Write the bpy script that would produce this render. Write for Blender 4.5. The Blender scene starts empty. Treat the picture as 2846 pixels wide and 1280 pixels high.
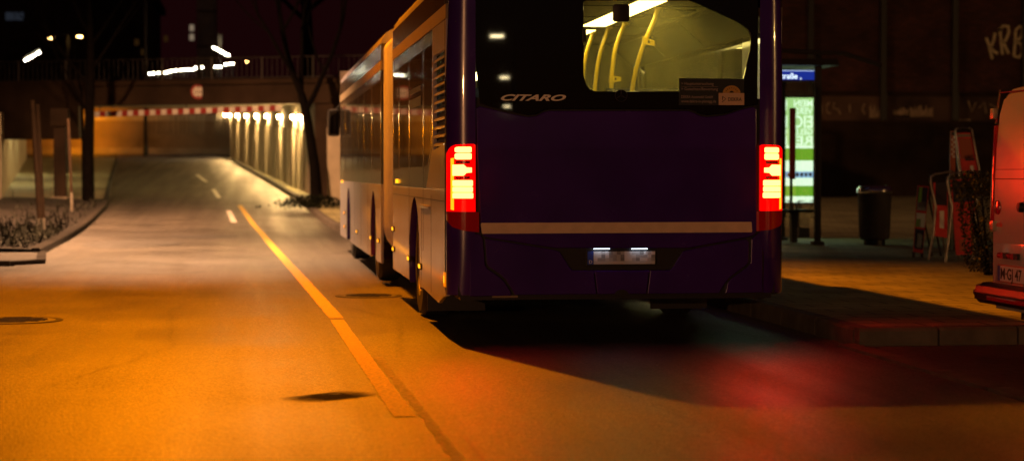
import bpy, bmesh, math, random
from mathutils import Vector, Matrix
random.seed(7)
S = bpy.context.scene
COL = S.collection
PI = math.pi
# ------------------------------------------------------------------ camera numbers
W, H, F_PX, CAM_Z = 2846, 1280, 5450.0, 1.28
PH = math.atan((H/2-480)/F_PX)
TH = math.atan((W/2-700)/F_PX*math.cos(PH))
_s, _c, _sp, _cp = math.sin(TH), math.cos(TH), math.sin(PH), math.cos(PH)
FW, RT, UP = (_s*_cp, _c*_cp, -_sp), (_c, -_s, 0), (_s*_sp, _c*_sp, _cp)
def ray(px, py):
    u, v = (px-W/2)/F_PX, (H/2-py)/F_PX
    return [FW[i]+u*RT[i]+v*UP[i] for i in range(3)]
def onY(px, py, y):                      # measured point at distance y up the street
    d = ray(px, py); t = y/d[1]
    return Vector((d[0]*t, y, CAM_Z+d[2]*t))
def onX(px, py, x):
    d = ray(px, py); t = x/d[0]
    return Vector((x, d[1]*t, CAM_Z+d[2]*t))
def gz(y):                               # the street climbs about 3 % beyond the stop
    if y < 38: return 0.0
    if y < 50: return .03*(y-38)**2/24
    return .03*(min(y, 150)-44)
def lerp_pts(pts, y):
    if y <= pts[0][0]: return pts[0][1]
    for (a, va), (b, vb) in zip(pts, pts[1:]):
        if y <= b:
            t = (y-a)/(b-a); return va+(vb-va)*t
    return pts[-1][1]
def right_edge(y): return lerp_pts([(-80,4.4),(34,4.4),(38,3.3),(42.5,1.8),(59,1.32),(75,.56),(105,-.99),(150,-3.9)], y)
def left_edge(y): return lerp_pts([(31,-3.25),(46,-3.7),(55,-3.95),(75,-5.2),(105,-7.0),(150,-10)], y)

# ------------------------------------------------------------------ materials
def mat(name, col, rough=.5, metal=0, spec=.5, var=.0, vscale=8, bump=0, bscale=60, emit=None, estr=0, coat=0, alpha=None, rvar=0):
    m = bpy.data.materials.new(name); m.use_nodes = True
    nt = m.node_tree; b = nt.nodes['Principled BSDF']
    b.inputs['Base Color'].default_value = (*col, 1)
    b.inputs['Roughness'].default_value = rough
    b.inputs['Metallic'].default_value = metal
    b.inputs['Specular IOR Level'].default_value = spec
    b.inputs['Coat Weight'].default_value = coat
    b.inputs['Coat Roughness'].default_value = .04
    tc = nt.nodes.new('ShaderNodeTexCoord')
    if var or rvar:
        n = nt.nodes.new('ShaderNodeTexNoise'); n.inputs['Scale'].default_value = vscale; n.inputs['Detail'].default_value = 6
        nt.links.new(tc.outputs['Object'], n.inputs['Vector'])
        if var:
            r = nt.nodes.new('ShaderNodeValToRGB')
            r.color_ramp.elements[0].position, r.color_ramp.elements[1].position = .3, .7
            r.color_ramp.elements[0].color = (*[c*(1-var) for c in col], 1)
            r.color_ramp.elements[1].color = (*[min(1, c*(1+var)) for c in col], 1)
            nt.links.new(n.outputs['Fac'], r.inputs['Fac']); nt.links.new(r.outputs['Color'], b.inputs['Base Color'])
        if rvar:
            mr = nt.nodes.new('ShaderNodeMapRange')
            mr.inputs['From Min'].default_value, mr.inputs['From Max'].default_value = .3, .7
            mr.inputs['To Min'].default_value, mr.inputs['To Max'].default_value = rough-rvar, rough+rvar
            nt.links.new(n.outputs['Fac'], mr.inputs['Value']); nt.links.new(mr.outputs['Result'], b.inputs['Roughness'])
    if bump:
        n2 = nt.nodes.new('ShaderNodeTexNoise'); n2.inputs['Scale'].default_value = bscale; n2.inputs['Detail'].default_value = 4
        nt.links.new(tc.outputs['Object'], n2.inputs['Vector'])
        bp = nt.nodes.new('ShaderNodeBump'); bp.inputs['Strength'].default_value = bump; bp.inputs['Distance'].default_value = .01
        nt.links.new(n2.outputs['Fac'], bp.inputs['Height']); nt.links.new(bp.outputs['Normal'], b.inputs['Normal'])
    if emit:
        b.inputs['Emission Color'].default_value = (*emit, 1); b.inputs['Emission Strength'].default_value = estr
    return m
def lamp_mat(name, col, strength):
    m = bpy.data.materials.new(name); m.use_nodes = True
    nt = m.node_tree; nt.nodes.clear()
    o = nt.nodes.new('ShaderNodeOutputMaterial'); e = nt.nodes.new('ShaderNodeEmission')
    e.inputs['Color'].default_value = (*col, 1); e.inputs['Strength'].default_value = strength
    nt.links.new(e.outputs[0], o.inputs[0]); return m
def glass_mat(name, tint, ior=1.5, dirt=0.0, dirtcol=(.5,.45,.35), rough=.0, dust='Translucent'):
    """thin pane: tinted see-through, reflecting by Fresnel, a film of dust scattering light"""
    m = bpy.data.materials.new(name); m.use_nodes = True
    nt = m.node_tree; nt.nodes.clear(); N = nt.nodes.new; L = nt.links.new
    o = N('ShaderNodeOutputMaterial'); tr = N('ShaderNodeBsdfTransparent'); gl = N('ShaderNodeBsdfGlossy'); fr = N('ShaderNodeFresnel'); mx = N('ShaderNodeMixShader')
    tr.inputs['Color'].default_value = (*tint, 1); gl.inputs['Roughness'].default_value = rough; fr.inputs['IOR'].default_value = ior
    src = tr.outputs[0]
    if dirt:
        tl = N('ShaderNodeBsdf'+dust); tl.inputs['Color'].default_value = (*dirtcol, 1)
        m2 = N('ShaderNodeMixShader'); tc = N('ShaderNodeTexCoord'); no = N('ShaderNodeTexNoise'); mp = N('ShaderNodeMapping')
        mp.inputs['Scale'].default_value = (14, 14, 2.5); no.inputs['Scale'].default_value = 1.6; no.inputs['Detail'].default_value = 8
        mr = N('ShaderNodeMapRange'); mr.inputs['From Min'].default_value = .25; mr.inputs['From Max'].default_value = .75
        mr.inputs['To Min'].default_value = dirt*.55; mr.inputs['To Max'].default_value = dirt*1.3
        L(tc.outputs['Object'], mp.inputs['Vector']); L(mp.outputs[0], no.inputs['Vector']); L(no.outputs['Fac'], mr.inputs['Value'])
        L(mr.outputs[0], m2.inputs['Fac']); L(tr.outputs[0], m2.inputs[1]); L(tl.outputs[0], m2.inputs[2]); src = m2.outputs[0]
    ge = N('ShaderNodeNewGeometry'); io = N('ShaderNodeMapRange'); io.inputs['To Min'].default_value = ior; io.inputs['To Max'].default_value = 1/ior
    L(ge.outputs['Backfacing'], io.inputs['Value']); L(io.outputs[0], fr.inputs['IOR'])
    L(fr.outputs[0], mx.inputs['Fac']); L(src, mx.inputs[1]); L(gl.outputs[0], mx.inputs[2]); L(mx.outputs[0], o.inputs[0])
    return m
def asphalt_mat(name, base, rough=.5, grain=110, bump=.6):
    m = bpy.data.materials.new(name); m.use_nodes = True
    nt = m.node_tree; N = nt.nodes.new; L = nt.links.new; b = nt.nodes['Principled BSDF']
    b.inputs['Specular IOR Level'].default_value = .85
    tc = N('ShaderNodeTexCoord')
    v = N('ShaderNodeTexVoronoi'); v.inputs['Scale'].default_value = grain
    big = N('ShaderNodeTexNoise'); big.inputs['Scale'].default_value = .55; big.inputs['Detail'].default_value = 7; big.inputs['Roughness'].default_value = .62
    fine = N('ShaderNodeTexNoise'); fine.inputs['Scale'].default_value = grain*.8; fine.inputs['Detail'].default_value = 3; fine.inputs['Roughness'].default_value = .7
    st = N('ShaderNodeTexNoise'); mp = N('ShaderNodeMapping'); mp.inputs['Scale'].default_value = (2.4, .07, 1); st.inputs['Scale'].default_value = 1; st.inputs['Detail'].default_value = 5
    for n in (v, big, fine): L(tc.outputs['Object'], n.inputs['Vector'])
    L(tc.outputs['Object'], mp.inputs['Vector']); L(mp.outputs[0], st.inputs['Vector'])
    def mr(src, a, c, fmin=.3, fmax=.7):
        r = N('ShaderNodeMapRange'); r.inputs['From Min'].default_value = fmin; r.inputs['From Max'].default_value = fmax
        r.inputs['To Min'].default_value = a; r.inputs['To Max'].default_value = c; L(src, r.inputs['Value']); return r.outputs[0]
    def mul(a, c):
        k = N('ShaderNodeMath'); k.operation = 'MULTIPLY'; L(a, k.inputs[0]); L(c, k.inputs[1]); return k.outputs[0]
    sep = N('ShaderNodeSeparateColor'); L(v.outputs['Color'], sep.inputs[0])
    f = mul(mul(mr(big.outputs['Fac'], .72, 1.22), mr(sep.outputs[0], .22, 2.0, 0, 1)), mul(mr(fine.outputs['Fac'], .35, 1.75, .36, .64), mr(st.outputs['Fac'], .6, 1.32)))
    mx = N('ShaderNodeMix'); mx.data_type = 'RGBA'; mx.blend_type = 'MULTIPLY'; mx.inputs[0].default_value = 1
    mx.inputs[6].default_value = (*base, 1); cc = N('ShaderNodeCombineColor')
    for i in range(3): L(f, cc.inputs[i])
    L(cc.outputs[0], mx.inputs[7]); L(mx.outputs[2], b.inputs['Base Color'])
    L(mul(mr(big.outputs['Fac'], .85, 1.2), mr(st.outputs['Fac'], rough+.1, rough-.05)), b.inputs['Roughness'])
    bp = N('ShaderNodeBump'); bp.inputs['Strength'].default_value = bump; bp.inputs['Distance'].default_value = .008
    ad = N('ShaderNodeMath'); ad.operation = 'ADD'; L(v.outputs['Distance'], ad.inputs[0]); L(fine.outputs['Fac'], ad.inputs[1])
    L(ad.outputs[0], bp.inputs['Height']); L(bp.outputs[0], b.inputs['Normal'])
    return m
def brick_mat(name, c1, c2, mortar, bw, bh, msize, axes='XZ', rough=.8, bump=.5, grime=.5):
    m = bpy.data.materials.new(name); m.use_nodes = True
    nt = m.node_tree; N = nt.nodes.new; L = nt.links.new; b = nt.nodes['Principled BSDF']; b.inputs['Roughness'].default_value = rough
    tc = N('ShaderNodeTexCoord'); sp = N('ShaderNodeSeparateXYZ'); cb = N('ShaderNodeCombineXYZ'); L(tc.outputs['Object'], sp.inputs[0])
    L(sp.outputs['XYZ'.index(axes[0])], cb.inputs[0]); L(sp.outputs['XYZ'.index(axes[1])], cb.inputs[1])
    br = N('ShaderNodeTexBrick'); br.inputs['Scale'].default_value = 1
    br.inputs['Brick Width'].default_value = bw; br.inputs['Row Height'].default_value = bh; br.inputs['Mortar Size'].default_value = msize; br.inputs['Mortar Smooth'].default_value = .2
    br.inputs['Color1'].default_value = (*c1, 1); br.inputs['Color2'].default_value = (*c2, 1); br.inputs['Mortar'].default_value = (*mortar, 1)
    no = N('ShaderNodeTexNoise'); no.inputs['Scale'].default_value = .9; no.inputs['Detail'].default_value = 8
    L(tc.outputs['Object'], no.inputs['Vector']); L(cb.outputs[0], br.inputs['Vector'])
    mr = N('ShaderNodeMapRange'); mr.inputs['From Min'].default_value = .3; mr.inputs['From Max'].default_value = .7; mr.inputs['To Min'].default_value = 1-grime; mr.inputs['To Max'].default_value = 1.15
    L(no.outputs['Fac'], mr.inputs['Value'])
    mx = N('ShaderNodeMix'); mx.data_type = 'RGBA'; mx.blend_type = 'MULTIPLY'; mx.inputs[0].default_value = 1
    cc = N('ShaderNodeCombineColor')
    for i in range(3): L(mr.outputs[0], cc.inputs[i])
    L(br.outputs['Color'], mx.inputs[6]); L(cc.outputs[0], mx.inputs[7]); L(mx.outputs[2], b.inputs['Base Color'])
    bp = N('ShaderNodeBump'); bp.invert = True; bp.inputs['Strength'].default_value = bump; bp.inputs['Distance'].default_value = .01
    L(br.outputs['Fac'], bp.inputs['Height']); L(bp.outputs[0], b.inputs['Normal'])
    return m
M = {}
M['asphalt'] = asphalt_mat('asphalt', (.078,.07,.06), .4, 75, .4)
M['asphalt2'] = asphalt_mat('asphalt_patch', (.06,.058,.056), .45, 75, .4)
M['paint_yellow'] = mat('worn_yellow_paint', (.6,.4,.06), .55, var=.42, vscale=45, bump=.5, bscale=120)
M['paint_ghost'] = mat('scraped_marking', (.24,.2,.13), .6, var=.5, vscale=25, bump=.5, bscale=120)
M['paint_white'] = mat('white_road_paint', (.7,.68,.62), .5, var=.15, vscale=20)
M['seam'] = mat('tar_seam', (.018,.018,.018), .4)
M['kerbstone'] = mat('kerb_stone', (.1,.09,.075), .75, var=.35, vscale=5, bump=.4)
M['kerb_dark'] = mat('dirty_kerb_stone', (.035,.03,.026), .9, spec=.2, var=.35, vscale=5, bump=.4)  # copy of the kerb stone, darkened to paint in shade on the left
M['pavers'] = brick_mat('pavement_slabs', (.4,.39,.2), (.31,.3,.15), (.07,.065,.045), .5, .3, .012, 'XY', .75, .5, .45)
M['setts'] = brick_mat('driveway_setts', (.1,.09,.08), (.07,.065,.06), (.03,.028,.025), .2, .12, .012, 'XY', .6, .6, .4)
def smear_mat(name):
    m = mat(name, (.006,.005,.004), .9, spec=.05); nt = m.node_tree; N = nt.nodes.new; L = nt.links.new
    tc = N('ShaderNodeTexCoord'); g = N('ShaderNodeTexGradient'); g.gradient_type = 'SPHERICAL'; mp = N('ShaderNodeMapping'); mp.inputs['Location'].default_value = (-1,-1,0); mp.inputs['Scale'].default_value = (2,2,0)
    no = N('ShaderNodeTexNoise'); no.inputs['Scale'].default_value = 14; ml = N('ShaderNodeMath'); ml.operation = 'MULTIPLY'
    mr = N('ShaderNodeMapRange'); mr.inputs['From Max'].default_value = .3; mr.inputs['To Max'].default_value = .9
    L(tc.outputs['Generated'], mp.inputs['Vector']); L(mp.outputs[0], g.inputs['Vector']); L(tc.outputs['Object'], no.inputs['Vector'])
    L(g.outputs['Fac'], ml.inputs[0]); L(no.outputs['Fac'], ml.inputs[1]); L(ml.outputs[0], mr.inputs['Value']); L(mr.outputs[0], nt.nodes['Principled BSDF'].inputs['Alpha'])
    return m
M['oil'] = smear_mat('oil_stain')  # soft dark colour for a shadow smear painted on the road
M['soil'] = mat('soil', (.012,.009,.007), .9, var=.5, vscale=3, bump=.8, bscale=25)
M['shrub'] = mat('dark_shrub', (.006,.008,.004), .8, spec=.1, var=.4, vscale=10)
M['far_wall'] = mat('stained_far_wall', (.26,.2,.13), .9, var=.7, vscale=.25)
M['grass'] = mat('weeds', (.016,.017,.008), .7, var=.5, vscale=4)
M['ground'] = mat('ground', (.05,.045,.04), .9, var=.4, vscale=.5)
M['path'] = brick_mat('path_slabs', (.36,.32,.2), (.3,.26,.16), (.12,.1,.07), .6, .35, .012, 'XY', .7, .3, .3)
M['blue'] = mat('dark_blue_paint', (.046,.008,.2), .24, coat=.6, var=.14, vscale=3, rvar=.04)
M['white'] = mat('pale_side_paint', (.36,.35,.42), .34, coat=.4, var=.06, vscale=2.5, rvar=.05)
M['beige'] = mat('beige_band', (.26,.21,.14), .45, var=.06, vscale=6)
M['stripe'] = mat('reflective_stripe', (.8,.64,.45), .4, var=.08, vscale=12)
M['black'] = mat('black_plastic', (.012,.011,.012), .45, var=.2, vscale=20)
M['blackgloss'] = mat('black_glass_edge', (.006,.004,.005), .015, spec=.6)
M['van_white'] = mat('van_paint', (.5,.47,.45), .3, coat=1, var=.04, vscale=3)
M['tinted'] = mat('tinted_panel', (.07,.05,.035), .16, var=.1, vscale=3)  # black glass edging given a brown colour to paint its street reflection
M['rubber'] = mat('tyre_rubber', (.018,.017,.016), .75, var=.3, vscale=20, bump=.3)
M['rim'] = mat('dusty_rim', (.2,.17,.14), .45, metal=.5, var=.3, vscale=12)
M['bellows'] = mat('bellows_fabric', (.68,.72,.88), .6, var=.12, vscale=6, bump=.2)
M['chrome'] = mat('chrome', (.75,.72,.7), .18, metal=1)
M['darkchrome'] = mat('dim_chrome', (.05,.04,.05), .3, metal=.6)
M['steel'] = mat('dull_steel', (.4,.36,.3), .38, metal=.85, var=.2, vscale=9)
M['letter'] = mat('silver_letters', (.88,.82,.76), .35, metal=.1)
M['yellowpole'] = mat('yellow_handrail', (.8,.55,.02), .3, coat=.3)
M['ceiling'] = mat('bus_ceiling', (.24,.2,.11), .6, var=.1, vscale=3)
M['inside'] = mat('bus_lining', (.05,.038,.024), .6, var=.2, vscale=3)
M['seat'] = mat('seat_cloth', (.05,.06,.14), .85, var=.4, vscale=20)
M['glass_rear'] = glass_mat('rear_pane', (.78,.75,.6), 1.5, .12, (.8,.7,.3))
M['glass_side'] = glass_mat('tinted_pane', (.3,.26,.2), 1.6, .16, (.42,.36,.3), .03, 'Diffuse')  # dust film thickened so its brown also stands in for street reflections
M['glass_clear'] = glass_mat('shelter_pane', (.85,.88,.86), 1.45, .02)
M['tail_hot'] = lamp_mat('tail_segment', (1,.026,.006), 72)
M['tail_mid'] = lamp_mat('tail_light_bar', (1,.2,.004), 3.2)
M['tail_red'] = mat('red_lens_lit', (.5,.0,.0), .12, emit=(1,.0,.0), estr=1.1, coat=.5)
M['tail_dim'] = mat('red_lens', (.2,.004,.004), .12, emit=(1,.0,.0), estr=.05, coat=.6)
M['amber'] = lamp_mat('amber_marker', (1,.36,.01), 2.6)
M['amber_dim'] = mat('amber_lens', (.5,.16,.01), .2, emit=(1,.25,.0), estr=.7)
M['plate_lamp'] = lamp_mat('plate_lamp', (.72,.84,1), 3.6)
M['strip'] = lamp_mat('ceiling_strip', (1,.84,.32), 16)
M['eu'] = mat('plate_blue', (.03,.07,.4), .4)
M['plate_white'] = mat('plate_white', (.75,.75,.73), .4)
M['red'] = mat('red_enamel', (.62,.04,.03), .45, var=.2, vscale=8)
M['signred'] = mat('sign_red', (.32,.025,.02), .5)
M['signwhite'] = mat('sign_white', (.75,.72,.66), .5, var=.05)
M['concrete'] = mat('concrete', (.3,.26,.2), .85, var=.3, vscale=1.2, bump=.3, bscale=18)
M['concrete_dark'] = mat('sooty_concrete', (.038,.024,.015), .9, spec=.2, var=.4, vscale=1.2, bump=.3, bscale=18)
M['pale_concrete'] = mat('pale_concrete', (.5,.44,.33), .8, var=.22, vscale=1.5, bump=.25, bscale=14)
M['railing'] = mat('railing_paint', (.022,.018,.015), .6, var=.2, vscale=5)
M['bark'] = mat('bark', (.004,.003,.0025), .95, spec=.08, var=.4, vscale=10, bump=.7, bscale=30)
M['wood'] = mat('stake_wood', (.05,.026,.011), .8, var=.3, vscale=8, bump=.3)
M['whitewash'] = mat('whitewash', (.3,.27,.22), .7, var=.15, vscale=8)
M['leaf'] = mat('dark_leaf', (.011,.016,.006), .5, var=.5, vscale=14)
M['brick'] = brick_mat('sooty_brick', (.14,.045,.03), (.08,.03,.022), (.045,.032,.026), .26, .09, .012, 'XZ', .85, .6, .6)
M['plaster'] = mat('stained_plinth', (.09,.055,.035), .85, var=.75, vscale=.8, bump=.3, bscale=9)
M['graffiti'] = mat('pale_spray', (.8,.72,.42), .7, var=.25, vscale=6)
M['graffiti_faint'] = mat('faint_spray', (.35,.27,.17), .8, var=.4, vscale=6)
M['bin'] = mat('bin_body', (.06,.045,.042), .55, var=.2, vscale=8)
M['ash'] = mat('ash_orange', (.4,.09,.03), .5)
# ------------------------------------------------------------------ mesh builder
class MB:
    def __init__(s): s.bm = bmesh.new(); s.mats = []
    def mi(s, m):
        if m not in s.mats: s.mats.append(m)
        return s.mats.index(m)
    def face(s, pts, m):
        f = s.bm.faces.new([s.bm.verts.new(p) for p in pts]); f.material_index = s.mi(m); return f
    def hexa(s, a, b, m):                # a, b: two matching rings of points
        va = [s.bm.verts.new(p) for p in a]; vb = [s.bm.verts.new(p) for p in b]; n = len(a); k = s.mi(m)
        fs = [s.bm.faces.new([va[i], va[(i+1) % n], vb[(i+1) % n], vb[i]]) for i in range(n)]
        fs += [s.bm.faces.new(va[::-1]), s.bm.faces.new(vb)]
        for f in fs: f.material_index = k
        return fs
    def box(s, x0, x1, y0, y1, z0, z1, m, bev=0):
        fs = s.hexa([(x0,y0,z0),(x1,y0,z0),(x1,y1,z0),(x0,y1,z0)], [(x0,y0,z1),(x1,y0,z1),(x1,y1,z1),(x0,y1,z1)], m)
        if bev:
            es = list({e for f in fs for e in f.edges})
            r = bmesh.ops.bevel(s.bm, geom=es, offset=bev, segments=2, affect='EDGES', profile=.6)
            for f in r['faces']: f.material_index = s.mi(m)
    def obox(s, c, sx, sy, sz, rot, m, bev=0):   # oriented box
        n0 = len(s.bm.verts)
        s.box(-sx/2, sx/2, -sy/2, sy/2, -sz/2, sz/2, m, bev)
        s.bm.verts.ensure_lookup_table()
        mt = Matrix.Translation(c) @ rot.to_4x4()
        for v in s.bm.verts[n0:]: v.co = mt @ v.co
    def tube(s, pts, r, m, n=8, cap=True):
        pts = [Vector(p) for p in pts]; rs = r if isinstance(r, (list, tuple)) else [r]*len(pts); k = s.mi(m)
        rings = []; ref = None
        for i, p in enumerate(pts):
            t = (pts[min(i+1, len(pts)-1)]-pts[max(i-1, 0)]).normalized()
            if ref is None: ref = Vector((0,0,1)) if abs(t.z) < .9 else Vector((1,0,0))
            a = t.cross(ref).normalized(); b = t.cross(a).normalized(); ref = -b.cross(t).cross(t) if False else ref
            rings.append([s.bm.verts.new(p+rs[i]*(math.cos(2*PI*j/n)*a+math.sin(2*PI*j/n)*b)) for j in range(n)])
        for A, B in zip(rings, rings[1:]):
            for j in range(n):
                f = s.bm.faces.new([A[j], A[(j+1) % n], B[(j+1) % n], B[j]]); f.material_index = k
        if cap:
            for R in (rings[0][::-1], rings[-1]):
                f = s.bm.faces.new(R); f.material_index = k
    def lathe(s, prof, m, c=(0,0,0), axis='Z', n=24):    # prof: (radius, height)
        k = s.mi(m); rings = []
        for r, h in prof:
            ring = []
            for j in range(n):
                a = 2*PI*j/n; u, v = max(r, 1e-4)*math.cos(a), max(r, 1e-4)*math.sin(a)
                q = {'Z': (u, v, h), 'X': (h, u, v), 'Y': (u, h, v)}[axis]
                ring.append(s.bm.verts.new((c[0]+q[0], c[1]+q[1], c[2]+q[2])))
            rings.append(ring)
        for A, B in zip(rings, rings[1:]):
            for j in range(n):
                f = s.bm.faces.new([A[j], A[(j+1) % n], B[(j+1) % n], B[j]]); f.material_index = k
        for R in (rings[0][::-1], rings[-1]):
            f = s.bm.faces.new(R); f.material_index = k
    def sphere(s, c, r, m, sc=(1,1,1), seg=12):
        k = s.mi(m); rr = bmesh.ops.create_uvsphere(s.bm, u_segments=seg, v_segments=max(6, seg//2), radius=r)
        for v in rr['verts']: v.co = Vector((v.co.x*sc[0]+c[0], v.co.y*sc[1]+c[1], v.co.z*sc[2]+c[2]))
        for f in {f for v in rr['verts'] for f in v.link_faces}: f.material_index = k
    def panel(s, outer, m, place, depth, holes=(), bev=0):
        """flat panel cut from an outline (with holes); place(u, v, d) -> world point, d runs into the thing"""
        k = s.mi(m); tmp = bmesh.new(); loops = []
        for lp in [outer]+list(holes):
            vs = [tmp.verts.new((p[0], p[1], 0)) for p in lp]
            loops.append(vs)
            for i in range(len(vs)): tmp.edges.new((vs[i], vs[(i+1) % len(vs)]))
        bmesh.ops.triangle_fill(tmp, edges=tmp.edges[:], use_beauty=True, use_dissolve=False)
        tmp.verts.index_update(); front = {}; back = {}
        for v in tmp.verts:
            front[v.index] = s.bm.verts.new(place(v.co.x, v.co.y, 0)); back[v.index] = s.bm.verts.new(place(v.co.x, v.co.y, depth))
        for f in tmp.faces:
            a = s.bm.faces.new([front[v.index] for v in f.verts]); a.material_index = k
            b = s.bm.faces.new([back[v.index] for v in reversed(f.verts)]); b.material_index = k
        rim = []
        for vs in loops:
            for i in range(len(vs)):
                p, q = vs[i].index, vs[(i+1) % len(vs)].index
                f = s.bm.faces.new([front[p], back[p], back[q], front[q]]); f.material_index = k
                e = s.bm.edges.get((front[p], front[q]))
                if e: rim.append(e)
        tmp.free()
        if bev:
            bmesh.ops.recalc_face_normals(s.bm, faces=s.bm.faces[:])
            r = bmesh.ops.bevel(s.bm, geom=rim, offset=bev, segments=2, affect='EDGES', profile=.5)
            for f in r['faces']: f.material_index = k
    def text(s, body, m, place, w=None, h=None, depth=.004, shear=0, bold=0, align='LEFT', sx=1):
        """lettering: place(u, v, d); fitted to width w and / or cap height h"""
        cu = bpy.data.curves.new('t', 'FONT'); cu.body = body; cu.size = 1; cu.shear = shear; cu.offset = bold; cu.extrude = 0; cu.resolution_u = 4
        o = bpy.data.objects.new('t', cu); COL.objects.link(o)
        dg = bpy.context.evaluated_depsgraph_get(); dg.update()
        me = bpy.data.meshes.new_from_object(o.evaluated_get(dg)); bpy.data.objects.remove(o); bpy.data.curves.remove(cu)
        xs = [v.co.x for v in me.vertices]; ys = [v.co.y for v in me.vertices]
        if not xs: return
        x0, x1, y1 = min(xs), max(xs), max(ys)
        kh = (h/.72) if h else None
        kw = (w/(x1-x0)) if w else (kh*sx)
        if kh is None: kh = kw
        off = {'LEFT': 0, 'RIGHT': -(x1-x0)*kw, 'CENTER': -(x1-x0)*kw/2}[align]
        k = s.mi(m); vs = [s.bm.verts.new(place((v.co.x-x0)*kw+off, v.co.y*kh, 0)) for v in me.vertices]
        vb = [s.bm.verts.new(place((v.co.x-x0)*kw+off, v.co.y*kh, depth)) for v in me.vertices]
        cnt = {}
        for p in me.polygons:
            ids = list(p.vertices)
            f = s.bm.faces.new([vs[i] for i in ids]); f.material_index = k
            f = s.bm.faces.new([vb[i] for i in reversed(ids)]); f.material_index = k
            for a, b in zip(ids, ids[1:]+ids[:1]):
                cnt.setdefault((min(a, b), max(a, b)), []).append((a, b))
        for q in cnt.values():
            if len(q) == 1:
                a, b = q[0]; f = s.bm.faces.new([vs[a], vb[a], vb[b], vs[b]]); f.material_index = k
        bpy.data.meshes.remove(me)
    def stroke(s, pts, w, m, place, depth=.004):
        pts = [Vector((p[0], p[1])) for p in pts]; L_, R_ = [], []
        for i, p in enumerate(pts):
            t = (pts[min(i+1, len(pts)-1)]-pts[max(i-1, 0)]).normalized(); n = Vector((-t.y, t.x))*w/2
            L_.append(p+n); R_.append(p-n)
        k = s.mi(m)
        for i in range(len(pts)-1):
            a = [place(q.x, q.y, 0) for q in (L_[i], L_[i+1], R_[i+1], R_[i])]; b = [place(q.x, q.y, depth) for q in (L_[i], L_[i+1], R_[i+1], R_[i])]
            s.hexa(a, b, m)
    def build(s, name, parent=None, smooth=35, label=None):
        bmesh.ops.recalc_face_normals(s.bm, faces=s.bm.faces[:])
        me = bpy.data.meshes.new(name); s.bm.to_mesh(me); s.bm.free()
        for m in s.mats: me.materials.append(M[m])
        if smooth:
            me.polygons.foreach_set('use_smooth', [True]*len(me.polygons)); me.set_sharp_from_angle(angle=math.radians(smooth))
        o = bpy.data.objects.new(name, me); COL.objects.link(o)
        if parent: adopt(o, parent)
        if label: o['label'] = label
        return o
def root_loc(p):
    v = Vector((0,0,0))
    while p: v = v+p.location; p = p.parent
    return v
def adopt(o, p):
    o.parent = p
    base = p
    while base.parent: base = base.parent
    if p is base: o.matrix_parent_inverse = Matrix.Translation(-p.location) if p.type == 'EMPTY' else Matrix.Identity(4)
def thing(name, label, cat, loc, group=None):
    o = bpy.data.objects.new(name, None); COL.objects.link(o); o.location = loc; o.empty_display_size = .2
    return tag(o, label, cat, group)
def tag(o, label, cat, group=None):
    o['label'] = label; o['category'] = cat
    if group: o['group'] = group
    return o
def struct(o, kind='structure'): o['kind'] = kind; return o
def dup(root, off, label):
    r = root.copy(); COL.objects.link(r); r.location = Vector(root.location)+Vector(off); r['label'] = label
    for ch in root.children:
        c = ch.copy(); COL.objects.link(c); c.parent = r
        for g in ch.children:
            d = g.copy(); COL.objects.link(d); d.parent = c
    return r
def strip_sheet(name, ys, xa, xb, dz, m, nx=2):
    b = MB(); k = b.mi(m); rows = []
    for y in ys:
        a, c = xa(y), xb(y)
        rows.append([b.bm.verts.new((a+(c-a)*i/(nx-1), y, gz(y)+dz)) for i in range(nx)])
    for A, B in zip(rows, rows[1:]):
        for i in range(nx-1):
            f = b.bm.faces.new([A[i], A[i+1], B[i+1], B[i]]); f.material_index = k
    return struct(b.build(name, smooth=0))
def yrange(a, b, st=2.0):
    n = max(1, int(math.ceil((b-a)/st))); return [a+(b-a)*i/n for i in range(n+1)]
# ------------------------------------------------------------------ setting
def ground_sheet():
    b = MB(); k = b.mi('ground'); xs = [-300,-60,-20,0,20,60,300]; ys = [-250,-60,0]+yrange(38, 150, 4)+[300, 500]
    rows = [[b.bm.verts.new((x, y, gz(y)-.03)) for x in xs] for y in ys]
    for A, B in zip(rows, rows[1:]):
        for i in range(len(xs)-1):
            b.bm.faces.new([A[i], A[i+1], B[i+1], B[i]]).material_index = k
    return struct(b.build('ground', smooth=0))
ground_sheet()
strip_sheet('road', [-120,-60,-20,0,10,20,27.5]+[27.51]+yrange(28, 150, 2), lambda y: -22 if y <= 27.5 else left_edge(y), right_edge, 0, 'asphalt', 5)
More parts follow.
